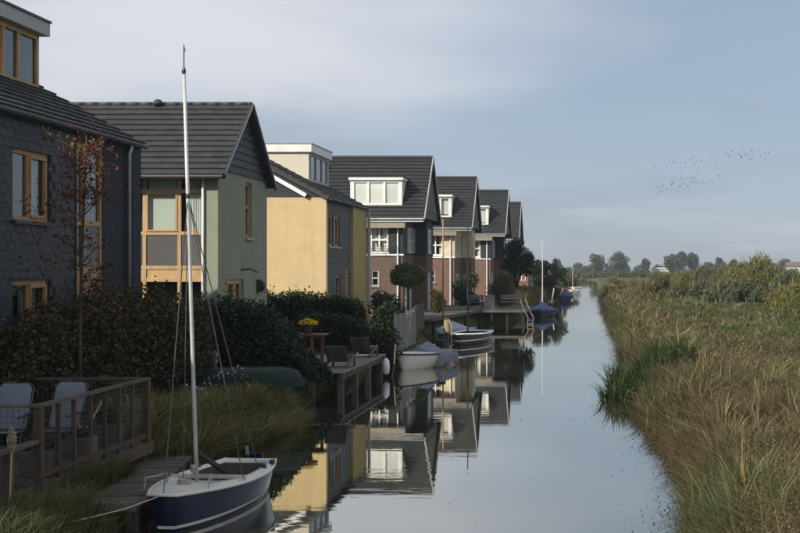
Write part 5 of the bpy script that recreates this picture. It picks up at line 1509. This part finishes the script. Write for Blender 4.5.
# plume grass by the low fence
h = thing('plume_grass', 'single pale fluffy grass plume rising by the low fence', 'plant', (-6.72, 13.85, .3))
m = MB(); m.tube([(-6.72, 13.85, .15), (-6.70, 13.87, .8), (-6.69, 13.88, 1.2)], [.012, .010, .008], 6); m.build('stalk', 'plume', h)
n = 900; t = rng.random(n); ang = rng.random(n) * 6.28; rad = .048 * np.sin(np.pi * np.clip(t * .9 + .08, 0, 1)) ** .7 * (.5 + .6 * rng.random(n))
cc = np.stack([-6.69 + rad * np.cos(ang), 13.88 + rad * np.sin(ang), 1.18 + t * .28], 1)
V, F, C = leaves(cc, .03, pick_cols(n, [(.50, .42, .27), (.42, .34, .20), (.58, .50, .34)], .12), 0, .3); arr_mesh('plume', V, F, C, 'leaf', h)

# ------------------------------------------------------------------ right bank meadow
def meadow_cols(x, y):
    n = len(x)
    pal = np.array([(.165, .125, .070), (.125, .122, .05), (.085, .11, .036), (.125, .080, .050), (.28, .23, .13), (.11, .138, .045)])
    dr = x - x_right(y)
    a = snoise(x, y, .9, 61) + .6 * snoise(x, y, 2.7, 62)
    g = np.clip(.42 + 1.5 * snoise(x, y, .5, 63) + .24 * (dr - 1.6), 0, 1)
    g = np.where(y > 26, np.clip(g * .7 + .20, 0, 1), g)
    wts = np.stack([.9 * (1 - g) + .15, .55 + .3 * a, g * 1.1 + .08, np.clip(.75 * (1 - g) + .3 * a, .03, 2), .22 + .15 * a, g * 1.2 + .05], 1).clip(.02)
    wts /= wts.sum(1, keepdims=True)
    i = (rng.random((n, 1)) > np.cumsum(wts, 1)).sum(1).clip(0, 5)
    return pal[i] * (1 + .22 * rng.normal(size=(n, 1))).clip(.5, 1.6)
# tussocks: blades fan out of shared centres, one tone per tussock
T = 36000
ty = 8.0 * (150 / 8.0) ** rng.random(T)
tx = x_right(ty) - .25 + rng.random(T) ** 1.1 * (.175 * ty + 1.4)
keep = (gz(tx, ty) > -.1) & (((tx - 1.62) / 1.25) ** 2 + ((ty - 31.2) / 2.4) ** 2 > 1); tx, ty = tx[keep], ty[keep]; T = len(tx)
tdr = tx - x_right(ty)
tcol = meadow_cols(tx, ty)
cl = snoise(tx, ty, 1.3, 71) + .7 * snoise(tx, ty, 3.9, 72)
short = np.clip((tdr - 1.3) / 1.5, 0, 1) * np.clip((ty - 20) / 12, 0, 1)
thh = (.46 + .22 * cl + .34 * rng.random(T)) * (1 - .48 * short) * np.interp(tdr, [-.3, .1, .6], [.5, .95, 1.0])
thh = np.clip(thh * (1 + .45 * np.clip((ty - 50) / 60, 0, 1)), .09, 1.15)
tall_ = rng.random(T) < .03; thh = np.where(tall_, np.clip(thh * 1.55, .1, 1.25), thh); tcol[tall_] = tcol[tall_] * .6 + np.array([.15, .13, .065]) * .8
tr_ = (.09 + .15 * rng.random(T)) * np.maximum(1, ty / 24) ** .6
per = 16
X_ = np.repeat(tx, per); Y_ = np.repeat(ty, per); n = T * per
th_ = rng.random(n) * 6.283; q_ = np.sqrt(rng.random(n)) * np.repeat(tr_, per)
bx_ = X_ + q_ * np.cos(th_) * .6; by_ = Y_ + q_ * np.sin(th_) * .6
ln = np.clip(q_ / np.repeat(tr_, per) * .9 + rng.normal(size=n) * .15, .05, 1.15)
hb = np.repeat(thh, per) * (.55 + .55 * rng.random(n))
cb = np.repeat(tcol, per, 0) * (1 + .30 * rng.normal(size=(n, 1))).clip(.45, 1.9)
wb = np.where(np.repeat(tall_, per), 1.9, 1.0) * .0078 * np.maximum(1, Y_ / 13) ** .95 * (.6 + .8 * rng.random(n))
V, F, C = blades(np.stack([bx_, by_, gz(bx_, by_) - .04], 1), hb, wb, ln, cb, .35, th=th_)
tag(arr_mesh('meadow_grass', V, F, C, 'grass', org=(4, 40, .4), kind='stuff'), 'rough brown, straw and olive tussocks of the meadow bank', 'grass', kind='stuff')
# brown seed stalks standing in the meadow
n = 6500
y = 9.5 * (36 / 9.5) ** rng.random(n); x = x_right(y) + .1 + rng.random(n) * (.175 * y)
k = snoise(x, y, 1.1, 81) > .12; x, y = x[k], y[k]; n = len(x)
b3 = np.stack([x, y, gz(x, y)], 1); hs = uni(n, .45, .95)
V1, F1, C1 = blades(b3, hs, .004 * np.maximum(1, y / 13), uni(n, .05, .4), pick_cols(n, [(.13, .09, .05), (.09, .065, .04), (.20, .16, .09)]), .1)
rep = 7; cc = np.repeat(b3, rep, 0); cc[:, 2] += np.repeat(hs, rep) * rng.uniform(.6, .98, n * rep); cc[:, :2] += rng.normal(size=(n * rep, 2)) * .035
V2, F2, C2 = leaves(cc, .026 * np.maximum(1, np.repeat(y, rep) / 14), pick_cols(n * rep, [(.15, .10, .06), (.11, .075, .045), (.22, .17, .10), (.08, .07, .035)]), 0, .45)
V, F, C = cat_geo([(V1, F1, C1), (V2, F2, C2)])
tag(arr_mesh('seed_stalks', V, F, C, 'grass', org=(4, 30, .4), kind='stuff'), 'dry brown seed stalks scattered through the meadow bank', 'stalks', kind='stuff')
# floating weed along the edge
n = 2600
y = 9 + rng.random(n) ** 1.3 * 40; x = x_right(y) - .12 - np.abs(rng.normal(size=n)) * .22
x[:170] = rng.uniform(-4.2, 1.0, 170); y[:170] = 12 + 50 * rng.random(170)
V, F, C = leaves(np.stack([x, y, np.full(n, .008)], 1), .028, pick_cols(n, [(.03, .03, .015), (.05, .045, .02), (.02, .025, .012)]), .97, .7); V[:, 2] = np.clip(V[:, 2], .003, .02)
tag(arr_mesh('floating_weed', V, F, C, 'grass', org=(1, 25, 0), kind='stuff'), 'dark scraps of weed floating along the meadow edge', 'weed', kind='stuff')

def clump(name, label, cx, cy, r, n, h0, h1, wd, lean, pal, tip=None, ry=None):
    hnd = thing(name, label, 'plant', (cx, cy, max(0, float(gz(cx, cy)))))
    a = rng.random(n) * 6.28; q = np.sqrt(rng.random(n)) * r
    x = cx + q * np.cos(a); y = cy + q * np.sin(a) * ((ry or r) / r)
    z = np.maximum(gz(x, y), -.1)
    V, F, C = blades(np.stack([x, y, z - .05], 1), rng.uniform(h0, h1, n), rng.uniform(wd * .6, wd * 1.3, n), rng.uniform(lean * .2, lean, n), pick_cols(n, pal), .3)
    arr_mesh('leaf_blades', V, F, C, 'grass', hnd)
    if tip:
        k = tip[0]; a = rng.random(k) * 6.28; q = np.sqrt(rng.random(k)) * r * .35
        x = cx + .05 + q * np.cos(a); y = cy + q * np.sin(a)
        V, F, C = blades(np.stack([x, y, gz(x, y)], 1), rng.uniform(h1 * .9, h1 * 1.12, k), np.full(k, wd * 1.2), rng.uniform(.02, .3, k), pick_cols(k, tip[1]), .1)
        arr_mesh('golden_blades', V, F, C, 'grass', hnd)
    return hnd
clump('iris_clump', 'dense clump of deep green sword leaves overhanging the water', 1.62, 31.4, 1.15, 1700, .65, 1.2, .035, .7, [(.035, .065, .016), (.05, .085, .022), (.025, .045, .012), (.06, .08, .03)], ry=1.6)
clump('iris_clump', 'small outlying clump of sword leaves standing in the water', .62, 30.2, .38, 160, .3, .75, .03, 1.1, [(.035, .06, .016), (.045, .07, .022), (.03, .04, .014)])
clump('reed_clump', 'pale green reed clump with golden upright tips in the meadow bank', 1.66, 13.4, .26, 190, .55, 1.15, .026, .8, [(.15, .18, .09), (.18, .20, .11), (.11, .14, .06)], (14, [(.26, .19, .07), (.30, .22, .09)]))

# willow and reed shrubs behind the meadow
OL = [(0.126, 0.131, 0.047), (0.1596, 0.1478, 0.0538), (0.0924, 0.1042, 0.037), (0.2016, 0.168, 0.0672)]
YG = [(0.2016, 0.1932, 0.0538), (0.252, 0.2268, 0.0672), (0.1512, 0.1596, 0.047), (0.1176, 0.126, 0.042)]
GG = [(0.121, 0.1428, 0.0773), (0.1512, 0.168, 0.0974), (0.0924, 0.1142, 0.0571), (0.168, 0.168, 0.084)]
BR = [(0.1848, 0.131, 0.0672), (0.2184, 0.1596, 0.0756), (0.1428, 0.126, 0.0504), (0.2352, 0.2016, 0.084)]
SH = [
 (662, 271, 130, 2.8, OL, 'olive willow shrub farthest along the canal side of the thicket'), (684, 267, 126, 2.6, YG, 'yellowing willow shrub among the olive ones at the thicket edge'),
 (704, 266, 122, 2.8, OL, 'olive willow shrub left of the tall yellow-green willow'), (722, 264, 118, 2.6, OL, 'dense olive willow shrub touching the tall yellow-green willow'),
 (742, 259, 112, 2.6, YG, 'tall yellow-green willow with ragged top'), (761, 256, 109, 2.7, YG, 'tallest yellow-green willow of the thicket, with spiky top'),
 (774, 263, 106, 2.0, OL, 'olive shrub at the foot of the tallest willow'), (787, 267, 101, 2.3, GG, 'grey-green shrub beside the tallest willow'),
 (703, 280, 90, 2.5, GG, 'grey-green willow bush in the middle of the thicket front'), (724, 278, 86, 2.8, GG, 'broad grey-green willow bush before the tall willows'),
 (746, 277, 84, 2.4, GG, 'grey-green willow bush beside the little pond'), (678, 281, 98, 2.6, OL, 'olive bush at the start of the thicket front'),
 (652, 281, 108, 2.4, OL, 'olive bush between thicket and canal'), (786, 280, 73, 1.7, YG, 'yellow-green bush beyond the pond edge'),
 (803, 276, 64, 2.4, YG, 'yellow willow bush nearest the meadow grass'), (822, 279, 58, 2.2, OL, 'olive bush behind the yellow willow bush'),
 (772, 276, 135, 1.8, OL, 'low olive bush behind the pond'),
 (634, 277, 150, 2.6, BR, 'russet bush on the canal side beyond the thicket'), (613, 275, 178, 2.2, BR, 'russet bush overhanging the canal at its narrow end'), (622, 281, 118, 2.0, BR, 'low russet bush on the canal edge'), (611, 284, 108, 1.3, YG, 'pale yellowish bush leaning over the canal edge'), (640, 288, 88, 1.8, BR, 'low russet bush in the rough grass near the canal'),
]
for i, (px, py, Y, r_, pal, lab) in enumerate(SH):
    X = (px - 590) * Y / 1200; Z = 3.3 + (268 - py) * Y / 1200
    bush('willow_shrub', lab, X, Y, r_, Z - .35, 4600, .36 * (Y / 100) ** .5, pal, k=22, seed=100 + i, cat='shrub', group='shrubs of the meadow thicket', aspect=.16, taper=.5, flat=-1.6)

# ------------------------------------------------------------------ beyond the platform, house side
tree('dark_tree', 'dark leafy tree standing before the farthest gabled house', 'tree', (-5.5, 90, .6),
     [(-5.6, 90, 3.4, .75), (-5.1, 90, 4.2, .8), (-5.9, 90, 4.6, .7), (-4.7, 90.2, 3.2, .6), (-5.4, 89.7, 5.1, .55), (-6.2, 90.2, 3.6, .6), (-4.55, 90, 4.0, .5)], 4200, .17, [(.022, .030, .014), (.030, .040, .018), (.016, .022, .010)], .14, bark='dark_bark', shell=.25)
tree('round_evergreen', 'dark round evergreen beyond the board fence', 'tree', (-4.5, 112, .6), lobes_of(-4.5, 112, .9, 4.3, 1.1, 16, seed=4), 4200, .2, [(.022, .040, .016), (.03, .05, .02), (.016, .028, .012)], .14)
tree('willow_tree', 'pale olive willow beyond the dark round evergreen', 'tree', (-3.2, 119, .6), lobes_of(-3.2, 119, .8, 4.5, 1.0, 14, seed=6), 3600, .24, GG, .12, aspect=.3)
bush('brown_bush', 'brown-green bush hanging over the water past the landing stage', -3.6, 106, 1.3, 2.7, 3400, .2, [(.06, .06, .024), (.05, .055, .02), (.10, .07, .03)], seed=31)
bush('brown_bush', 'small golden bush beside the blue covered boat', -3.9, 116, 1.0, 2.1, 2000, .2, BR, seed=32)
bush('brown_bush', 'golden-brown bush at the outermost point of the house-side bank', -2.7, 175, 1.6, 2.6, 2600, .26, BR, seed=33)
bush('brown_bush', 'olive bush behind the boats with grey masts', -3.5, 142, 1.6, 2.6, 2600, .24, OL, seed=34)
def far_cottage():
    h = thing('orange_cottage', 'small orange-walled house with white gable behind the dark tree', 'house', (-8.5, 138, .6))
    m = MB(); wall_panel(m, 'y', 136, -13, -7.0, .5, 3.4); wall_panel(m, 'x', -7.002, 136.3, 142, .5, 3.4); m.build('wall', 'red_brick', h)
    g = MB(); g.prism([(-7.0, 135.9, 3.41), (-7.0, 142, 3.41), (-7.0, 139, 5.0)], (-.3, 0, 0)); g.build('gable', 'white_paint', h)
    r = MB(); slab(r, [(-13.2, 135.7, 3.35), (-6.8, 135.7, 3.35), (-6.8, 139, 5.1), (-13.2, 139, 5.1)], .15); slab(r, [(-6.8, 142.3, 3.35), (-13.2, 142.3, 3.35), (-13.2, 139, 5.1), (-6.8, 139, 5.1)], .15); r.build('roof', 'far_roof', h)
    window(h, 'y', 136, -8.2, -7.3, 1.9, 3.0, mat='white_paint', inset=-.02)
far_cottage()

# ------------------------------------------------------------------ far side of the meadow
n = 9000
x = uni(n, -60, 90); y = 334.5 + uni(n, 0, 9)
V, F, C = grass_at(x, y, uni(n, .9, 2.4), uni(n, .14, .3), uni(n, .05, .5), [(.10, .10, .035), (.13, .12, .045), (.07, .08, .028)], z=.55)
tag(arr_mesh('reed_belt', V, F, C, 'grass', org=(10, 338, .5), kind='stuff'), 'olive reed belt across the far end of the canal', 'reeds', kind='stuff')
FARPAL = [(.055, .068, .038), (.075, .085, .05), (.045, .055, .034)]
nl = 140; lob = []
for k in range(nl):
    x = -330 + 660 * (k + rnd.random()) / nl
    hgt = rnd.uniform(3.2, 5.8)
    lob.append((x, 640 + rnd.uniform(-20, 20), .6 + hgt * .5, hgt * .55))
c = crown_points(lob, 30000, .5); c[:, 2] = np.maximum(c[:, 2], .7)
V, F, C = leaves(c, 1.1, pick_cols(len(c), FARPAL), .1, .7)
tag(arr_mesh('far_wood', V, F, C, 'leaf', org=(0, 640, .6), kind='stuff'), 'dark line of woodland along the horizon', 'woodland', kind='stuff')
lob = [(-200 + 5.5 * k + rnd.uniform(-2, 2), 560 + rnd.uniform(-6, 6), 1.6 + rnd.random(), rnd.uniform(1.2, 2.2)) for k in range(80)]
c = crown_points(lob, 9000, .4); c[:, 2] = np.maximum(c[:, 2], .65)
V, F, C = leaves(c, .8, pick_cols(len(c), [(.10, .10, .065), (.12, .11, .075), (.07, .075, .045)]), .1, .7)
tag(arr_mesh('far_hedgerow', V, F, C, 'leaf', org=(0, 560, .6), kind='stuff'), 'pale grey hedgerow before the horizon woodland', 'hedgerow', kind='stuff')
FT = [(596, 253.5, 500, 4.2, 'rounded pale tree at the end of the canal'), (620, 248, 480, 4.6, 'big round ochre-green tree beyond the canal end'), (645, 257, 540, 2.6, 'small pale tree between the round tree and the poplar clump'),
      (671, 253, 520, 3.6, 'first tree of the grey-green poplar clump'), (681, 251, 515, 3.8, 'tallest tree of the grey-green poplar clump'), (692, 252, 520, 3.8, 'last tree of the grey-green poplar clump'),
      (719, 257, 560, 3.4, 'small ochre tree above the thicket'), (733, 259, 570, 3.6, 'flat-topped dark tree above the thicket'), (784, 258, 600, 4.0, 'small ochre tree beyond the tallest willow')]
for i, (px, py, Y, r_, lab) in enumerate(FT):
    X = (px - 590) * Y / 1200; Z = 3.3 + (268 - py) * Y / 1200
    pal = [(.10, .095, .05), (.12, .105, .055), (.075, .08, .042)] if i not in (7,) else FARPAL
    tree('far_tree', lab, 'tree', (X, Y, .6), lobes_of(X, Y, 1.6, Z - .3, r_ * 1.0, 14, seed=200 + i), 2600, .62, pal, .35, group='trees on the horizon', limbs=True, fork=.8)
b = MB(); b.box(28, 36, 545, 550, .6, 3.0); b.prism([(27.5, 544.5, 3.003), (36.5, 544.5, 3.003), (36.5, 550.5, 3.003), (27.5, 550.5, 3.003)], (0, 0, .5))
tag(b.build('white_barn', 'white_paint', org=(32, 547, .6)), 'low white barn by the horizon woodland', 'barn')
def far_house():
    h = thing('far_farmhouse', 'pale farmhouse with a low roof behind the yellow willow bush', 'house', (103, 590, .6))
    m = MB(); m.box(97, 112, 588, 596, .5, 4.0); m.build('wall', 'cream_render', h)
    r = MB(); r.prism([(96.5, 587.5, 4.01), (96.5, 596.5, 4.01), (96.5, 592, 6.4)], (16, 0, 0)); r.build('roof', 'far_roof', h)
far_house()

# ------------------------------------------------------------------ flock of birds
bm_ = MB()
bm_.add([(0, -.17, 0), (.035, -.02, .03), (-.035, -.02, .03), (0, .18, .01), (0, -.02, -.035)], [(0, 1, 2), (1, 3, 2), (0, 4, 1), (4, 3, 1), (0, 2, 4), (2, 3, 4)])
for s in (-1, 1):
    bm_.add([(s * .02, .05, .02), (s * .02, -.06, .02), (s * .16, -.03, .10), (s * .17, .04, .11), (s * .33, -.07, .06)], [(0, 1, 2, 3), (3, 2, 4)])
me = bm_.mesh('bird', 'bird')
rb = random.Random(42); k = 0
def add_bird(px, py):
    D = rb.uniform(150, 175); o = bpy.data.objects.new('bird', me); COL.objects.link(o)
    o.location = ((px - 590) * D / 1200, D, 3.3 + (268 - py) * D / 1200)
    s = rb.uniform(.5, .85); o.scale = (s, s, s); o.rotation_euler = (rb.uniform(-.3, .3), rb.uniform(-.4, .4), R(70) + rb.uniform(-.5, .5))
    tag(o, 'small dark bird flying in the loose flock high over the meadow', 'bird', 'flock of birds over the meadow')
for _ in range(80):
    u = rb.betavariate(1.6, 1.2); add_bird(650 + 130 * u, 166 - 16 * u + rb.gauss(0, 5.5) * (1.1 - u * .5))
for _ in range(52):
    u = rb.betavariate(1.1, 1.4); add_bird(654 + 74 * u, 192 - 17 * u + rb.gauss(0, 3.6))

# ------------------------------------------------------------------ air
hz = MB(); hz.box(-1500, 1500, -100, 1800, -2.2, 45)
ho = hz.build('haze', 'black', kind='stuff')
m, nt, out = new_mat('haze_air')
vol = nd(nt, 'ShaderNodeVolumePrincipled')
vol.inputs['Color'].default_value = (.62, .70, .80, 1); vol.inputs['Density'].default_value = .00040; vol.inputs['Anisotropy'].default_value = .2
lk(nt, vol.outputs[0], out.inputs['Volume'])
ho.data.materials.clear(); ho.data.materials.append(m)
